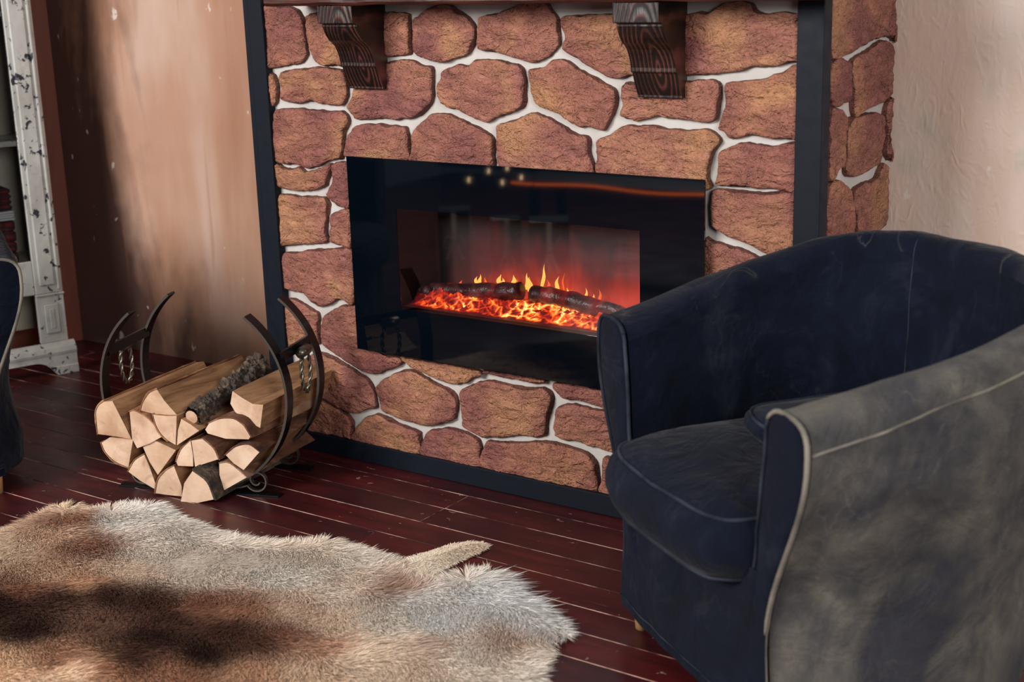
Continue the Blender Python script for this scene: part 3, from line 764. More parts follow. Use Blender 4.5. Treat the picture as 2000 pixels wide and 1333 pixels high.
def cushion(cx0, cx1, cy0, cy1, zb, zt, parent, name, bulge=.03, crown=.02):
    """rounded box cushion with welt lines; returns the object and the two welt loops"""
    n = 72; v = []; f = []; loops = []
    def rr(ins):
        L = []
        for k in range(n):
            a = 2*math.pi*k/n; c_, s_ = math.cos(a), math.sin(a)
            ex = .34
            x = (cx0+cx1)/2+((cx1-cx0)/2-ins)*math.copysign(abs(c_)**ex, c_)
            y_ = (cy0+cy1)/2+((cy1-cy0)/2-ins)*math.copysign(abs(s_)**ex, s_)
            if s_ < 0: y_ -= .022*math.cos((x-(cx0+cx1)/2)/(cx1-cx0)*math.pi)*(-s_)
            L.append((x, y_))
        return L
    H = zt-zb
    rows = [(.30, zb-.004), (.03, zb), (0.006, zb+.004)] + [(-bulge*.6*math.sin(math.pi*q), zb+H*q) for q in (.2, .4, .6, .8)] + [(0.006, zt-.002), (.03, zt+crown*.35), (.07, zt+crown*.7), (.13, zt+crown*.92), (.20, zt+crown)]
    for (ins, z) in rows:
        for (x, y_) in rr(ins):
            v.append((x, y_, z+wr((x, y_, z), .006, 9, 3)))
    R_ = len(rows)
    for r in range(R_-1):
        for k in range(n): f.append((r*n+k, r*n+(k+1) % n, (r+1)*n+(k+1) % n, (r+1)*n+k))
    f.append(tuple(range(n-1, -1, -1))); f.append(tuple((R_-1)*n+k for k in range(n)))
    o = mesh(name, v, f, M['navy'], parent, True)
    for r in (2, 7): MB().tube([Vector(v[r*n+k]) for k in range(n)], .0042, 6, closed=True).build('piping', M['pipe'], o, True)
    return o
def armchair(name, label, loc, rz):
    r = thing(name, label, 'armchair', loc, rz)
    cols = [shell_profile(i) for i in range(NS+1)]
    npf = len(cols[0]); split = 19+11
    def strip(a, b, nm, mt):
        v = []; f = []
        for c in cols: v += c[a:b]
        w = b-a
        for i in range(NS):
            for k in range(w-1): f.append((i*w+k, (i+1)*w+k, (i+1)*w+k+1, i*w+k+1))
        return mesh(nm, v, f, mt, r, True)
    oc = strip(0, split, 'outer_cover', M['faded']); ic = strip(split-1, npf, 'inner_cover', M['navy'])
    # welts: along the outer top seam, around both arm fronts, down the inside seam of the back
    seam = [cols[i][18] for i in range(NS+1)]
    MB().tube([p+Vector((0, 0, .002)) for p in seam[NS//2:]], .0026, 6).build('piping', M['pipe_l'], oc, True)
    MB().tube([p+Vector((0, 0, .002)) for p in seam[:NS//2+1]], .0032, 6).build('piping', M['pipe'], oc, True)
    for i, mt in ((0, M['pipe']), (NS, M['pipe_l'])):
        c = cols[i]; loop = [p+Vector((0, -.008, 0)) for p in c]
        MB().tube(loop[:29], [.0032]*7+[.0048]*22, 6).build('piping', mt, r, True); MB().tube(loop[28:], .0040, 6).build('piping', M['pipe'], r, True)
        # arm front panel between the outer and the inner edge
        v = []; f = []; o_side = c[4:19+6]; i_side = (c[19+5:])
        ipts = [Vector(p) for p in i_side]
        zs = [p.z for p in o_side]
        rows = []
        for p in o_side:
            z = p.z
            cand = min(range(len(ipts)), key=lambda k: abs(ipts[k].z-z))
            ix = ipts[cand].x if z > .30 else ipts[-1].x*lerp(.75, 1, sstep(.15, .30, z))
            rows.append([Vector((lerp(p.x, ix, q), -.006-.010*math.sin(math.pi*q), z)) for q in np.linspace(0, 1, 7)])
        for rw in rows: v += rw
        for a in range(len(rows)-1):
            for b in range(6): f.append((a*7+b, a*7+b+1, a*7+8+b, a*7+7+b))
        mesh('arm_front', v, f, M['navy'], r, True)
    kseam = int(NS*.40)
    MB().tube([p for p in cols[kseam][26:]], .0016, 6).build('back_seam', M['pipe'], ic, True)
    # front skirt with a loose lower hem
    v = []; f = []; nu, nz = 40, 16
    for j in range(nz+1):
        z = lerp(.060, .36, j/nz)
        for i in range(nu+1):
            q = i/nu; hw = .290+.010*(1-sstep(.06, .25, z))+.118*sstep(.20, .60, z)**1.2; x = lerp(-hw, hw, q)
            y_ = -.012 - .016*(1-sstep(.05, .30, z))*math.sin(q*math.pi)**.5 + .006*mnoise.noise(Vector((x*11, z*2.2, 1)))
            v.append((x, y_, z+(.005*mnoise.noise(Vector((x*14, 3, 0))) if j == 0 else 0)))
    for j in range(nz):
        for i in range(nu): f.append((j*(nu+1)+i, j*(nu+1)+i+1, (j+1)*(nu+1)+i+1, (j+1)*(nu+1)+i))
    sk = mesh('front_skirt', v, f, M['navy'], r, True)
    MB().tube([(x_[0], x_[1]-.001, x_[2]+.022) for x_ in v[:nu+1]], .0016, 5).build('hem_stitch', M['pipe'], sk, True)
    # seat deck hidden under the cushion, then the cushion
    MB().box((-.24, .0, .28), (.24, .52, .33), bev=.02).build('seat_deck', M['navy'], r)
    cushion(-.285, .236, -.060, .50, .315, .440, r, 'seat_cushion', .035, .035)
    bc = cushion(-.165, .225, .19, .50, .474, .512, r, 'back_cushion', .01, .02)
    for (x, y_) in ((-.278, .03), (.278, .03), (-.25, .50), (.25, .50)):
        MB().tube([(x, y_, 0), (x, y_, .06), (x, y_, .30)], [.017, .021, .024], 14).build('leg', M['legwood'], r, True)
    return r
A1 = armchair('armchair', 'navy denim tub armchair with a faded grey arm, right of the fireplace', (1.79, -.724, 0), math.radians(-34))

def copy_tree(o, parent=None):
    c = o.copy(); col.objects.link(c); c.parent = parent
    for ch in [x for x in bpy.data.objects if x.parent == o]: copy_tree(ch, c)
    return c
A2 = copy_tree(A1)
A2.location = (-.487, -1.022, 0); A2.rotation_euler = (0, 0, math.radians(65))
M['denim_dull'] = m_denim('dull_navy_denim', False)
for ch in A2.children:
    if ch.name.startswith('outer_cover'): ch.material_slots[0].link = 'OBJECT'; ch.material_slots[0].material = M['denim_dull']
A2['label'] = 'navy denim armchair cut off by the left edge, in front of the white cabinet'

# ------------------------------------------------------------------ log rack
RA = math.radians(20)
rack_o = Vector((.095, -.447, 0))
rk = thing('log_rack', 'black forged iron hoop log rack with twisted rings and scroll feet', 'log rack', rack_o, RA)
HC, HR = Vector((.013, 0, .292)), .278
DV = .225
# start at upper right (54 deg), clockwise round the bottom
def hoop(v_):
    pts = []
    for k in range(65):
        a = math.radians(lerp(52, -232, k/64))
        pts.append(HC+Vector((HR*math.cos(a), v_, HR*math.sin(a))))
    return MB().bar(pts, (0, 1, 0), .040, .007, 0, 1).build('hoop', [M['iron'], M['iron_edge']], rk)
hoop(0); hoop(DV)
for sgn in (1, -1):
    a = math.radians(22); p = HC+Vector((sgn*HR*math.cos(a), 0, HR*math.sin(a)))
    MB().box((p.x-.004, .0, p.z-.014), (p.x+.004, DV, p.z+.014)).build('side_bar', M['iron'], rk)
    # knuckle holding a twisted ring
    ky = DV*.55
    kn = MB().tube([(p.x+sgn*.004, ky-.022, p.z-.012), (p.x+sgn*.016, ky-.024, p.z-.012), (p.x+sgn*.016, ky+.024, p.z-.012), (p.x+sgn*.004, ky+.022, p.z-.012)], [.006, .016, .016, .006], 12)
    kn.build('knuckle', M['iron_worn'], rk, True)
    ring = []; 
    for k in range(73):
        th = 2*math.pi*k/72
        ring.append(Vector((p.x+sgn*.020, ky+.030*math.sin(th), p.z-.070+.058*math.cos(th))))
    m = MB()
    for ph in (0, math.pi):
        pts = []
        for k in range(72):
            c = ring[k]; tw = k*math.pi/5+ph
            rad_dir = (c-Vector((p.x+sgn*.020, ky, p.z-.070))).normalized()
            pts.append(c+rad_dir*.0035*math.cos(tw)+Vector((1, 0, 0))*.0035*math.sin(tw))
        m.tube(pts, .0034, 6, closed=True)
    m.build('twisted_ring', M['iron_worn'], rk, True)
for v_ in (0, DV):
    MB().box((-.245, v_-.016, 0), (.245, v_+.016, .005), bev=.001).build('foot_bar', M['iron'], rk)
    for sgn in (1, -1):
        pts = []
        for k in range(60):
            q = k/59; a = lerp(math.radians(-150), math.radians(330), q); rr_ = lerp(.034, .010, q**1.1)
            pts.append(Vector((sgn*(.178+rr_*math.cos(a)), v_, .043+rr_*math.sin(a))))
        a0 = pts[0]
        lead = [Vector((sgn*.075, v_, .030)).lerp(a0, q)+Vector((0, 0, -.010*math.sin(q*math.pi))) for q in np.linspace(0, .95, 8)]
        MB().bar(lead+pts, (0, 1, 0), .012, .004).build('scroll_foot', M['iron_worn'], rk)

# ------------------------------------------------------------------ split logs
z5 = lambda x, y: (150+x*530/1643, 580+y*530/1643)
E1 = Vector((math.cos(RA), math.sin(RA), 0)); E2 = Vector((-math.sin(RA), math.cos(RA), 0))
# outline on the end face, the run of bark along it, distance in front of the hoop, length, heading, tilt, bark, words
LOGS = [
 ([(118,735),(115,700),(130,660),(165,635),(215,632),(250,700),(300,800),(330,862),(230,845),(128,832)], (9,13), -.045, .37, 4, .06, 'bark_tan', 'half-round birch log at the upper left end of the pile'),
 ([(388,690),(400,640),(440,580),(485,562),(530,630),(606,716),(540,716),(460,708)], (0,3), -.05, .36, 6, .02, 'bark_tan', 'large quarter-split birch log with a broad tan face on top'),
 ([(320,700),(345,688),(420,730),(470,780),(512,850),(440,890),(365,918),(335,860)], (0,4), -.055, .34, 10, 0, 'bark_tan', 'birch log wedged below the upper left log, bark on top'),
 ([(462,715),(540,722),(604,722),(602,800),(598,898),(550,870),(508,830),(480,780)], (5,8), -.06, .34, 10, 0, 'bark_tan', 'pale birch wedge in the middle of the pile, below the large quarter log'),
 ([(632,740),(690,775),(740,812),(670,858),(606,900),(612,810)], None, -.06, .34, 10, 0, 'bark_tan', 'small pale wedge under the front end of the dark branch'),
 ([(942,572),(1000,612),(1065,650),(1128,655),(1110,795),(1040,758),(960,700),(930,648)], None, -.015, .36, 11, .0, 'bark_tan', 'barkless star-shaped split log lying on top at the right'),
 ([(778,805),(800,768),(870,738),(950,738),(1010,780),(1050,848),(1040,864),(900,860),(792,828)], (1,5), -.05, .34, 8, 0, 'bark_brown', 'half-round log directly under the star-shaped split log'),
 ([(150,885),(200,852),(340,866),(312,1034),(230,1000),(170,940)], (3,6), -.05, .34, 10, 0, 'bark_tan', 'birch wedge at the far left of the second row'),
 ([(400,910),(470,870),(600,930),(490,1080),(440,1000)], None, -.05, .34, 10, 0, 'bark_tan', 'triangular birch log below the log with bark on top'),
 ([(312,1060),(350,990),(408,957),(440,1030),(475,1130),(470,1165),(380,1112)], (0,2), -.05, .34, 10, 0, 'bark_tan', 'birch log at the lower left resting inside the hoop'),
 ([(602,1000),(630,925),(688,872),(703,960),(704,1028),(612,1024)], (0,2), -.055, .34, 10, 0, 'bark_tan', 'narrow pale wedge at the heart of the pile'),
 ([(694,872),(760,862),(830,920),(855,985),(716,1030),(707,960)], (1,3), -.055, .34, 10, 0, 'bark_brown', 'orange-tinted quarter log right of the narrow wedge'),
 ([(902,960),(960,908),(1040,892),(1105,942),(1010,1050),(950,1010)], (0,3), -.05, .36, 14, 0, 'bark_brown', 'quarter log on the right side leaning on the hoop'),
 ([(478,1190),(490,1110),(540,1052),(588,1027),(635,1150),(636,1210),(540,1200)], (0,3), -.06, .34, 10, 0, 'bark_tan', 'birch quarter log in the bottom row, left of the foremost log'),
 ([(626,1262),(650,1130),(700,1057),(790,1120),(828,1228),(640,1268)], (2,4), -.09, .34, 10, 0, 'bark_dark', 'foremost bottom log with grey bark on its right side'),
 ([(862,1012),(920,1002),(1028,1095),(892,1172),(864,1080)], (0,2), -.05, .34, 10, 0, 'bark_brown', 'birch log in the bottom row beside the right scroll foot'),
]
def log(pts, bark, dv, L, head, tilt, bk, label, i):
    P0 = rack_o+E2*dv
    W = [on_plane(*z5(*p), P0, E2) for p in pts]
    base = sum(W, Vector())/len(W)
    r = thing('split_log', label, 'firewood log', base, 0, 'split logs in the iron rack')
    h = math.radians(head); ax = Vector((-math.sin(h), math.cos(h), tilt)).normalized()
    W = [w-base for w in W]
    # order so that the end face looks at the camera
    dense = []; isb = []
    n = len(W)
    for k in range(n):
        a, b = W[k], W[(k+1) % n]
        bb = bark is not None and (bark[0] <= k < bark[1] or bark[0] <= k+n < bark[1])
        for q in (0, .25, .5, .75):
            dense.append(a.lerp(b, q)); isb.append(bb)
    # round off the barked run slightly
    D = dense[:]
    for it in range(2):
        D = [ (D[k-1]+D[k]*2+D[(k+1) % len(D)])/4 if isb[k] and isb[k-1] else D[k] for k in range(len(D))]
    N = len(D); v = []; f = []; mi = []; S = 9
    for s in range(S):
        q = s/(S-1); sh = 1-.04*q
        for k in range(N):
            p = D[k]*sh + ax*(L*q)
            j = .003*mnoise.fractal(Vector((p.x*20+i, p.y*6, p.z*20)), 1, 2, 3)*sstep(0, .1, q)
            v.append(p+D[k].normalized()*j)
    for s in range(S-1):
        for k in range(N): f.append((s*N+k, s*N+(k+1) % N, (s+1)*N+(k+1) % N, (s+1)*N+k)); mi.append(1)
    v.append(Vector((0, 0, 0))); v.append(ax*L); c0, c1 = len(v)-2, len(v)-1
    for k in range(N):
        f.append(((k+1) % N, k, c0)); mi.append(0)
        f.append(((S-1)*N+k, (S-1)*N+(k+1) % N, c1)); mi.append(0)
    mesh('wood', v, f, [M['log_end'], M['log_side']], r, False, mi)
    if bark is not None:
        run = [k for k in range(N) if isb[k]]
        if run and run[0] == 0 and run[-1] == N-1:      # the run wraps round
            st = next(k for k in range(N) if isb[k] and not isb[k-1]); run = [(st+k) % N for k in range(len(run))]
        run = run+[(run[-1]+1) % N]
        v = []; f = []; R_ = len(run); S2 = 14
        th = .0055 if bk != 'bark_dark' else .008
        for s in range(S2):
            q = s/(S2-1)
            for lay in (0, 1):
                for m_, k in enumerate(run):
                    d = D[k].normalized(); p = D[k]*(1-.04*q)+ax*(L*q*1.0-.001)
                    e = th*(1+.5*mnoise.noise(Vector((p.x*50, p.y*30, p.z*50+i)))) if lay else .0012
                    if lay and s == 0: e *= .9
                    v.append(p+d*e)
        W2 = 2*R_
        for s in range(S2-1):
            for m_ in range(R_-1):
                f.append((s*W2+R_+m_, s*W2+R_+m_+1, (s+1)*W2+R_+m_+1, (s+1)*W2+R_+m_))
            f.append((s*W2, s*W2+R_, (s+1)*W2+R_, (s+1)*W2)); f.append((s*W2+R_-1, (s+1)*W2+R_-1, (s+1)*W2+W2-1, s*W2+W2-1))
        for s in (0, S2-1):
            for m_ in range(R_-1): f.append((s*W2+m_, s*W2+m_+1, s*W2+R_+m_+1, s*W2+R_+m_))
        mesh('bark', v, f, M[bk], r, False)
    return r
for i, a in enumerate(LOGS): log(a[0], a[1], a[2], a[3], a[4], a[5], a[6], a[7], i)
# rough dark branch lying between the big quarter log and the star log
b0 = on_plane(*z5(700, 725), rack_o+E2*-.045, E2)
b1 = on_plane(*z5(1110, 425), rack_o+E2*.285, E2)
br = thing('bark_branch', 'dark knobbly branch with thick rough bark across the top of the log pile', 'branch', b0, 0)
pts = []; v = []; f = []; n, S = 36, 90
axd = (b1-b0); a1 = axd.normalized().cross(Vector((0, 0, 1))).normalized(); a2 = a1.cross(axd.normalized())
for s in range(S):
    q = s/(S-1); c = axd*q; rad = lerp(.026, .038, sstep(.3, 1, q))
    for k in range(n):
        a = 2*math.pi*k/n; d = a1*math.cos(a)+a2*math.sin(a)
        p = c+d*rad
        rr_ = rad*(1+.42*mnoise.fractal(p*38, .8, 2, 4)+.28*mnoise.noise(p*120))
        v.append(c+d*rr_)
for s in range(S-1):
    for k in range(n): f.append((s*n+k, s*n+(k+1) % n, (s+1)*n+(k+1) % n, (s+1)*n+k))
mesh('bark', v, f, M['bark_dark'], br, False)
for (q, sgn) in ((0.0, -1), (1.0, 1)):
    vv = [axd*q + (a1*math.cos(2*math.pi*k/14)+a2*math.sin(2*math.pi*k/14))*(.019 if q == 0 else .025) + axd.normalized()*.004*sgn for k in range(14)]
    mesh('cut_end', vv+[axd*q+axd.normalized()*.006*sgn], [(k, (k+1) % 14, 14) for k in range(14)], M['log_end'] if q == 0 else M['bark_dark'], br)

# ------------------------------------------------------------------ hide rug
def fl(px, py): p = on_z(px, py, .0); return (p.x, p.y)
RUG = [fl(*p) for p in [(0,1052),(60,1022),(110,998),(140,992),(175,1006),(215,995),(300,990),(345,1015),(400,1040),(450,1056),(500,1064),(560,1068),(640,1062),(690,1078),(730,1090),(775,1108),(800,1135),(850,1140),(905,1125),(960,1128),(990,1160),(1010,1190),(1060,1205),(1095,1230),(1108,1250),(1075,1262),(1062,1285),(1048,1333)]]
RUG += [fl(*p) for p in [(1010,1400),(900,1470),(700,1500),(450,1520),(200,1530),(-50,1470),(-200,1380),(-260,1280),(-200,1180),(-90,1110)]]
LEG = [fl(*p) for p in [(768,1100),(800,1094),(840,1082),(880,1068),(915,1063),(945,1064),(955,1072),(930,1085),(890,1102),(862,1118),(835,1132),(800,1130),(770,1120)]]
COLS = [(20,1080,190,165,140),(100,1060,185,150,120),(150,1030,140,90,60),(140,1000,200,170,140),(170,1080,132,88,62),(220,1030,225,215,205),(280,1010,228,220,212),(350,1050,225,212,200),(300,1090,196,182,168),(450,1080,222,205,190),(600,1085,222,202,182),(250,1120,195,170,145),(400,1130,208,192,176),(550,1130,208,198,186),(100,1130,175,140,110),(50,1160,120,75,50),(150,1150,165,120,85),(0,1190,60,35,30),(100,1180,75,45,38),(200,1180,80,48,38),(300,1190,95,60,45),(400,1190,130,82,55),(480,1200,150,104,72),(50,1240,60,35,30),(200,1220,112,77,60),(350,1220,95,62,50),(450,1240,90,55,42),(300,1260,60,35,28),(400,1290,50,28,24),(250,1300,70,40,32),(500,1270,90,52,38),(550,1260,120,75,52),(100,1300,145,98,66),(30,1310,195,155,115),(200,1325,150,100,65),(120,1335,205,170,135),(350,1328,150,100,70),(600,1200,195,165,140),(650,1180,208,188,170),(620,1280,168,122,92),(700,1150,204,184,165),(680,1110,218,204,188),(745,1160,132,98,78),(775,1158,145,110,88),(820,1180,226,220,214),(750,1230,216,202,186),(850,1220,228,225,220),(950,1180,226,225,222),(1050,1220,226,222,218),(900,1285,205,190,175),(850,1275,165,140,120),(1000,1270,172,146,128),(1050,1285,198,180,165),(700,1300,202,178,152),(800,1315,208,182,158),(950,1320,214,195,176),(600,1330,196,166,136),(500,1325,172,128,92),(640,1225,196,168,142),(1040,1330,210,196,182),(-100,1200,60,36,30),(-100,1300,170,130,95),(300,1420,190,160,130),(700,1420,205,185,160),(860,1090,205,185,162),(920,1075,205,180,155),(820,1110,208,190,170)]
CP = np.array([fl(a, b) for a, b, *_ in COLS]); CC = np.array([lin(c[2:]) for c in COLS])**1.10*1.55
CC = CC*np.minimum(1, .90/CC.max(1, keepdims=True))
CC *= np.where(CC.mean(1, keepdims=True) < .10, .55, 1.0)
CC = CC*.72+CC.mean(1, keepdims=True)*np.array([[1.04, .99, .93]])*.28
def rug_color(P):
    d2 = ((P[:, None, :]-CP[None])**2); d2 = d2[..., 0]*.55+d2[..., 1]
    w = 1/(d2+.0012)**2.2
    return (w[..., None]*CC[None]).sum(1)/w.sum(1)[:, None]
def inside(P, poly):
    poly = np.array(poly); x, y_ = P[:, 0], P[:, 1]; r_ = np.zeros(len(P), bool); j = len(poly)-1
    for i in range(len(poly)):
        xi, yi = poly[i]; xj, yj = poly[j]
        c = ((yi > y_) != (yj > y_)) & (x < (xj-xi)*(y_-yi)/(yj-yi+1e-12)+xi); r_ ^= c; j = i
    return r_
def edge_info(P, poly):
    poly = np.array(poly); A = poly; B = np.roll(poly, -1, 0)
    best = np.full(len(P), 1e9); nd = np.zeros((len(P), 2))
    for a, b in zip(A, B):
        ab = b-a; t_ = np.clip(((P-a)@ab)/(ab@ab+1e-12), 0, 1); q = a+t_[:, None]*ab; d = np.linalg.norm(P-q, axis=1)
        m = d < best; best[m] = d[m]; nd[m] = (q-P)[m]/(d[m][:, None]+1e-9)
    return best, nd
def vnoise(P, sc, sd):
    return np.sin(P[:, 0]*sc*1.7+sd+1.3*np.sin(P[:, 1]*sc*1.1+sd*2))*np.sin(P[:, 1]*sc*2.1+sd*3+1.1*np.sin(P[:, 0]*sc*.9))
def rug_h(P, d, k=1.0):
    e = np.clip(d/.05, 0, 1); e = e*e*(3-2*e)
    return .004+e*(.010+k*(.007*vnoise(P, 7, .4)+.004*vnoise(P, 15, 2.1)))
hide = thing('hide_rug', 'brown and cream long-haired animal hide spread on the floorboards', 'rug', (0, 0, 0))
t = NT('hide_hair'); at = t.node('ShaderNodeAttribute', attribute_name='tone')
M['hair'] = t.set(Base_Color=at.outputs['Color'], Roughness=.7, Specular_IOR_Level=.10)
def pelt(poly, name, k):
    xs = np.array(poly); lo, hi = xs.min(0), xs.max(0); st = .014
    gx, gy = np.meshgrid(np.arange(lo[0], hi[0]+st, st), np.arange(lo[1], hi[1]+st, st)); P = np.stack([gx.ravel(), gy.ravel()], 1)
    ins = inside(P, poly).reshape(gx.shape); d, _ = edge_info(P, poly); z = rug_h(P, d, k).reshape(gx.shape)
    idx = -np.ones(gx.shape, int); v = []; f = []; keep = []
    R_, C_ = gx.shape
    for a in range(R_-1):
        for b in range(C_-1):
            if ins[a, b] and ins[a, b+1] and ins[a+1, b] and ins[a+1, b+1]:
                q = []
                for (i, j) in ((a, b), (a, b+1), (a+1, b+1), (a+1, b)):
                    if idx[i, j] < 0: idx[i, j] = len(v); v.append((gx[i, j], gy[i, j], z[i, j])); keep.append((gx[i, j], gy[i, j]))
                    q.append(idx[i, j])
                f.append(q)
    o = mesh(name, v, f, M['hair'], hide, True)
    colr = rug_color(np.array(keep))
    ca = o.data.color_attributes.new('tone', 'FLOAT_COLOR', 'POINT')
    ca.data.foreach_set('color', np.concatenate([colr*.95, np.ones((len(colr), 1))], 1).astype(np.float32).ravel())
    return o
def hairs(poly, n, name, parent, lmin, lmax, k, base_dir, edge_long):
    xs = np.array(poly); lo, hi = xs.min(0), xs.max(0)
    P = rng.uniform(lo, hi, (int(n*2.2), 2)); P = P[inside(P, poly)][:n]
    d, nd = edge_info(P, poly); N = len(P)
    ew = np.clip(1-d/.11, 0, 1)[:, None]
    D = np.array(base_dir)[None]*(1-ew*.7)+nd*ew*1.0
    ang = .9*vnoise(P, 5, 1.0)+.5*vnoise(P, 13, 3.0)+rng.normal(0, .22, N)
    D = np.stack([D[:, 0]*np.cos(ang)-D[:, 1]*np.sin(ang), D[:, 0]*np.sin(ang)+D[:, 1]*np.cos(ang)], 1)
    D /= np.linalg.norm(D, axis=1)[:, None]
    L = rng.uniform(lmin, lmax, N)*(1+edge_long(P)*ew[:, 0])
    lift = np.clip(rng.normal(.42, .16, N), .08, 1.0)
    z0 = rug_h(P, d, k)
    side = np.stack([-D[:, 1], D[:, 0]], 1)
    roll = np.clip(rng.normal(0, .4, N), -1, 1)
    S3 = -np.concatenate([side*np.cos(roll)[:, None], np.sin(roll)[:, None]], 1)
    w = rng.uniform(.0005, .0009, N)
    p0 = np.concatenate([P, (z0-.001)[:, None]], 1)
    p1 = np.concatenate([P+D*(L*.5)[:, None], (z0+L*.42*lift)[:, None]], 1)
    p2 = np.concatenate([P+D*L[:, None], np.maximum(z0+L*.55*lift-.004*ew[:, 0]*rng.uniform(0, 1.5, N), .002)[:, None]], 1)
    V = np.stack([p0-S3*w[:, None], p0+S3*w[:, None], p1-S3*(w*.8)[:, None], p1+S3*(w*.8)[:, None], p2], 1).reshape(-1, 3)
    me = bpy.data.meshes.new(name)
    me.vertices.add(len(V)); me.vertices.foreach_set('co', V.astype(np.float32).ravel())
    b = np.arange(N)*5
    tri = np.stack([b, b+1, b+3, b, b+3, b+2, b+2, b+3, b+4], 1).reshape(-1)
    me.loops.add(len(tri)); me.loops.foreach_set('vertex_index', tri.astype(np.int32))
    me.polygons.add(N*3); me.polygons.foreach_set('loop_start', np.arange(0, N*9, 3, dtype=np.int32))
    me.polygons.foreach_set('use_smooth', np.ones(N*3, bool))
    me.materials.append(M['hair']); me.update(calc_edges=True)
    c = rug_color(P + rng.normal(0, .008, (N, 2)))
    c *= 1.30*np.exp(rng.normal(0, .13, N))[:, None]; c *= np.minimum(1, .95/c.max(1, keepdims=True))
    c5 = np.repeat(c, 5, 0).reshape(N, 5, 3); c5[:, 0:2] *= .94; c5[:, 4] *= 1.08
    ca = me.color_attributes.new('tone', 'FLOAT_COLOR', 'POINT')
    ca.data.foreach_set('color', np.concatenate([np.clip(c5.reshape(-1, 3), 0, .95), np.ones((N*5, 1))], 1).astype(np.float32).ravel())
    # hair lies over the pelt: shade it like a soft surface
    nn = np.concatenate([-D*.25+side*rng.normal(0, .35, N)[:, None], np.ones((N, 1))], 1); nn /= np.linalg.norm(nn, axis=1)[:, None]
    me.normals_split_custom_set_from_vertices(np.repeat(nn, 5, 0).tolist())
    o = bpy.data.objects.new(name, me); link(o, parent); tag(o, kind='stuff'); return o
tail = np.array(fl(1010, 1170))
pb = pelt(RUG, 'pelt', 1.0); pleg = pelt(LEG, 'leg_skin', .2)
hairs(RUG, 300000, 'hair', pb, .018, .032, 1.0, (.75, -.45), lambda P:   .35+1.9*np.exp(-((P-tail)**2).sum(1)/.012))
hairs(LEG, 9000, 'hair', pleg, .008, .014, .2, (.6, .8), lambda P: 0*P[:, 0])

# ------------------------------------------------------------------ white cabinet
cb = thing('display_cabinet', 'tall distressed white cabinet with glazed door in the left corner', 'cabinet', (-1.232, .20, 0), -AL)
# local: x = outwards from the front, y = along the front towards the back wall (the visible end is y = 0), z up
CD, CWD, CHT = .30, .78, 2.05
pp = MB()
pp.box((-CD, -.035, .12), (-.03, -.02, CHT)); pp.box((-CD, -CWD, .12), (-.03, -CWD+.015, CHT)); pp.box((-CD, -CWD, .12), (-CD+.012, -.02, CHT)); pp.box((-CD, -CWD, CHT-.02), (-.02, -.02, CHT)); pp.box((-CD, -CWD, .405), (-.042, -.02, .42))
pp.build('carcass', M['cabin'], cb)
def mould(prof, name, y0=-CWD, y1=0.0):
    n = len(prof); v = [(x, y0, z) for x, z in prof]+[(x, y1-(.0 - min(0, x)) if False else y1, z) for x, z in prof]
    f = [(i, i+1, n+i+1, n+i) for i in range(n-1)]+[tuple(range(n-1, -1, -1)), tuple(range(n, 2*n)), (n-1, 0, n, 2*n-1)]
    return mesh(name, v, f, M['white'], cb)
# bracket-foot plinth with a curved cut-out, its moulding, the frieze panel and the pilaster
v = []; f = []
n = 40
for i in range(n+1):
    y_ = lerp(-CWD, 0, i/n); d = min(-y_, CWD+y_)
    zb = 0 if d < .09 else min(.055, .055*math.sqrt(max(0, 1-max(0, (.16-d)/.07)**2)))
    v += [(-.02, y_, zb), (0, y_, zb), (0, y_, .028 if zb < .028 else zb+.002), (-.004, y_, max(zb+.003, .032)), (-.004, y_, .075)]
for i in range(n):
    for k in range(4): f.append((i*5+k, i*5+5+k, i*5+6+k, i*5+1+k))
mesh('plinth', v, f, M['white'], cb)
mould([(-.03, .075), (-.002, .075), (.0, .085), (-.004, .10), (-.014, .112), (-.022, .118), (-.03, .118)], 'base_moulding')
def pilaster(y0, y1, nm):
    m = MB()
    m.box((-.045, y0, .118), (-.028, y1, .292), bev=.002)
    m.box((-.030, y0+.022, .15), (-.022, y1-.022, .262), bev=.005)
    m.box((-.030, y0+.040, .168), (-.020, y1-.040, .244), bev=.003)
    m.box((-.045, y0-.002, .292), (-.022, y1+.003, .300), bev=.002)
    m.box((-.045, y0, .300), (-.026, y1, CHT-.06), bev=.003)
    m.box((-.030, y0+.016, .33), (-.020, y1-.028, CHT-.09), bev=.004)
    m.box((-.030, y1-.020, .31), (-.019, y1-.010, CHT-.07), bev=.003)
    return m.build(nm, M['white'], cb)
pilaster(-.118, -.018, 'pilaster'); pilaster(-CWD, -CWD+.13, 'pilaster')
mould([(-.03, CHT-.06), (-.02, CHT-.06), (.01, CHT-.02), (.03, CHT), (-.03, CHT)], 'cornice')
for za, zb_ in ((.30, .425), (CHT-.14, CHT-.06)): MB().box((-.040, -CWD+.13, za), (-.028, -.118, zb_), bev=.003).build('door_rail', M['white'], cb)
mesh('door_pane', [(-.034, -CWD+.13, .425), (-.034, -.118, .425), (-.034, -.118, CHT-.14), (-.034, -CWD+.13, CHT-.14)], [(0, 1, 2, 3)], M['pane'], cb)
MB().box((-CD+.012, -CWD+.015, .835), (-.05, -.036, .855), bev=.002).build('shelf', M['white'], cb)
MB().box((-CD+.012, -CWD+.015, 1.28), (-.05, -.036, 1.30), bev=.002).build('shelf', M['white'], cb)
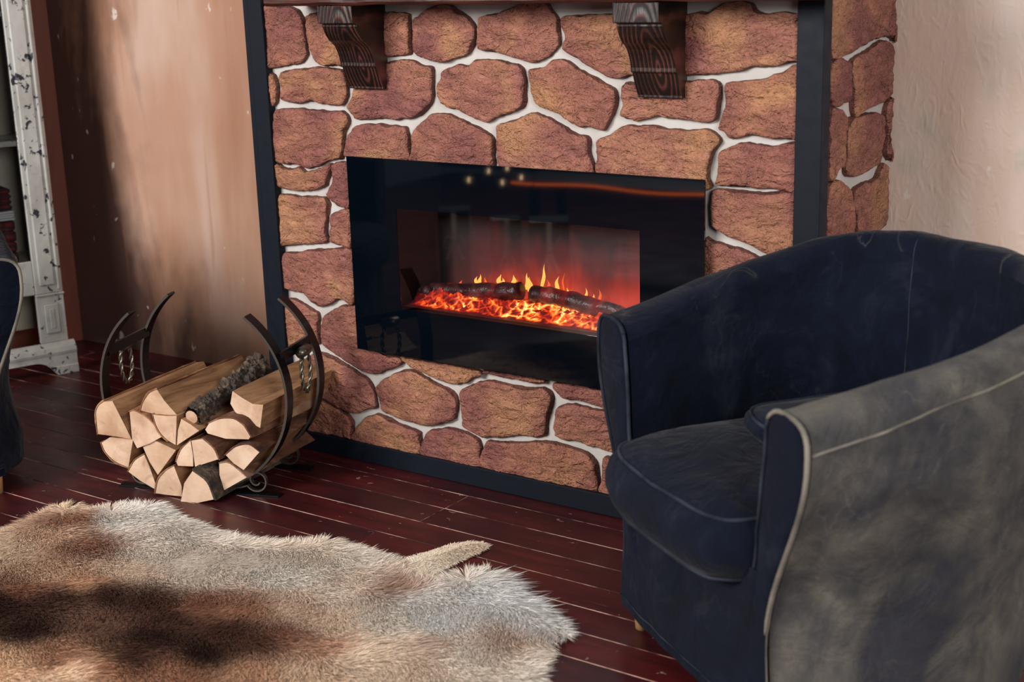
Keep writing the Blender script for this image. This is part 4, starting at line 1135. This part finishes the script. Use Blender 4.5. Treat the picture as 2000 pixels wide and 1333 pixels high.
# folded textiles standing inside
t = NT('red_tartan'); tc = t.coord('Object')
wv = t.node('ShaderNodeTexWave', i_Vector=tc, i_Scale=14.0); wv.bands_direction = 'Z'
wh = t.node('ShaderNodeTexWave', i_Vector=tc, i_Scale=9.0); wh.bands_direction = 'Y'
c = t.mix(t.ramp(wv.outputs[1], [(.5, 0), (.6, .8)]), lin((120, 38, 36)), lin((34, 34, 38))); c = t.mix(t.ramp(wh.outputs[1], [(.6, 0), (.7, .6)]), c, lin((40, 30, 30)))
M['tartan'] = t.set(Base_Color=c, Roughness=.9)
def world_of_cab(x, y_, z): return cb.matrix_basis @ Vector((x, y_, z))
def folded(name, label, x0, x1, y0, y1, z0, z1, mt, cat):
    o = thing(name, label, cat, (-1.232, .20, 0), -AL)
    m = MB(); k = 4
    for i in range(k): m.box((x0+.004*(i % 2), y0+.003*(i % 2), lerp(z0, z1, i/k)), (x1-.004*(i % 2), y1, lerp(z0, z1, (i+1)/k)-.002), bev=.006)
    m.build('folded_layers', mt, o); return o
folded('folded_blanket', 'red tartan folded blanket low in the white cabinet', -.24, -.06, -.50, -.150, .422, .575, M['tartan'], 'blanket')
folded('cloth_strip', 'pale cloth strip lying between two red tartan blankets in the cabinet', -.24, -.055, -.50, -.148, .577, .610, m_plain('pale_cloth', lin((206, 208, 208)), .85), 'cloth')
folded('folded_throw', 'dark red tartan throw on top of the pale cloth in the cabinet', -.24, -.06, -.50, -.152, .612, .69, M['tartan'], 'blanket')

# ------------------------------------------------------------------ things across the room that the black glass mirrors
M['giftpaper'] = m_plain('dark_gift_paper', lin((40, 34, 33)), .8); M['ribbon'] = m_plain('cream_ribbon', lin((232, 222, 200)), .5)
def gift(loc, w, h, ang, label, style):
    r = thing('gift_box', label, 'gift box', loc, ang, 'wrapped gifts mirrored in the black glass')
    MB().box((-w/2, -w/2, 0), (w/2, w/2, h), bev=.002).build('box', M['giftpaper'], r)
    MB().box((-.011, w/2-.001, 0), (.011, w/2+.002, h+.002)).build('ribbon', M['ribbon'], r)
    for sgn in (-1, 1):
        up = .045 if style else .015
        MB().bar([(sgn*(.004+.055*math.sin(math.pi*q)*(.4+.6*q) if not style else sgn*0+sgn*.05*q), w/2+.006+.018*math.sin(math.pi*q), .62*h+(.05*math.sin(2*math.pi*q)*.6 if not style else .075*q)) for q in np.linspace(0, 1, 14)], (0, 1, .1), .016, .003).build('bow_loop', M['ribbon'], r)
        MB().bar([(sgn*(.004+.034*q), w/2+.004, .62*h-.085*q) for q in np.linspace(0, 1, 6)], (1, 0, 0), .014, .003).build('bow_tail', M['ribbon'], r)
    return r
gift((-.835, -2.08, 0), .14, .36, -.6, 'tall dark gift box with a cream bow, leftmost in the glass reflection', 0)
gift((-.585, -2.12, 0), .13, .33, -.7, 'dark gift box with a cream ribbon, middle one in the glass reflection', 1)
gift((-.330, -2.08, 0), .17, .35, -.6, 'wide dark gift box with a splayed cream bow, rightmost in the glass reflection', 1)
bench = thing('added_bench', 'added low dark bench with a glowing orange strip, made up for the line mirrored in the glass', 'bench', (0, -2.85, 0))  # bench and glowing strip made up to give the glass its orange line
MB().box((-.97, -.15, .375), (.42, .15, .40), bev=.003).build('bench_top', M['black'], bench)
for x in (-.84, .30):
    for y_ in (-.12, .12): MB().box((x-.02, y_-.02, 0), (x+.02, y_+.02, .375), bev=.002).build('leg', M['dwood'], bench)
MB().tube([(x, .152, .388+.006*math.sin(x*9)) for x in np.linspace(-.95, .41, 30)], .0065, 6).build('light_strip', m_emit('orange_light_strip', (1.0, .16, .02), 5.0), bench, True)
fairy = thing('fairy_lights', 'string of tiny warm fairy lights on a dark wire, mirrored in the glass', 'fairy lights', (0, -2.6, 0))
bl = [(-1.20, .52), (-1.13, .40), (-1.01, .45), (-.93, .40), (-.90, .47), (-.82, .43)]
MB().tube([(-1.30, 0, 0), (-1.28, 0, .5)]+[(x, 0, z+.012) for x, z in bl]+[(-.76, 0, .5), (-.74, 0, 0)], .0025, 5).build('wire', M['black'], fairy)
for x, z in bl:
    MB().tube([(x, .006, z-.014), (x, .006, z-.008), (x, .006, z+.004), (x, .006, z+.012)], [.001, .003, .003, .0015], 8).build('bulb', m_emit('warm_bulb', (1.0, .66, .36), 26.0) if 'bulb' not in M else M['bulb'], fairy, True)
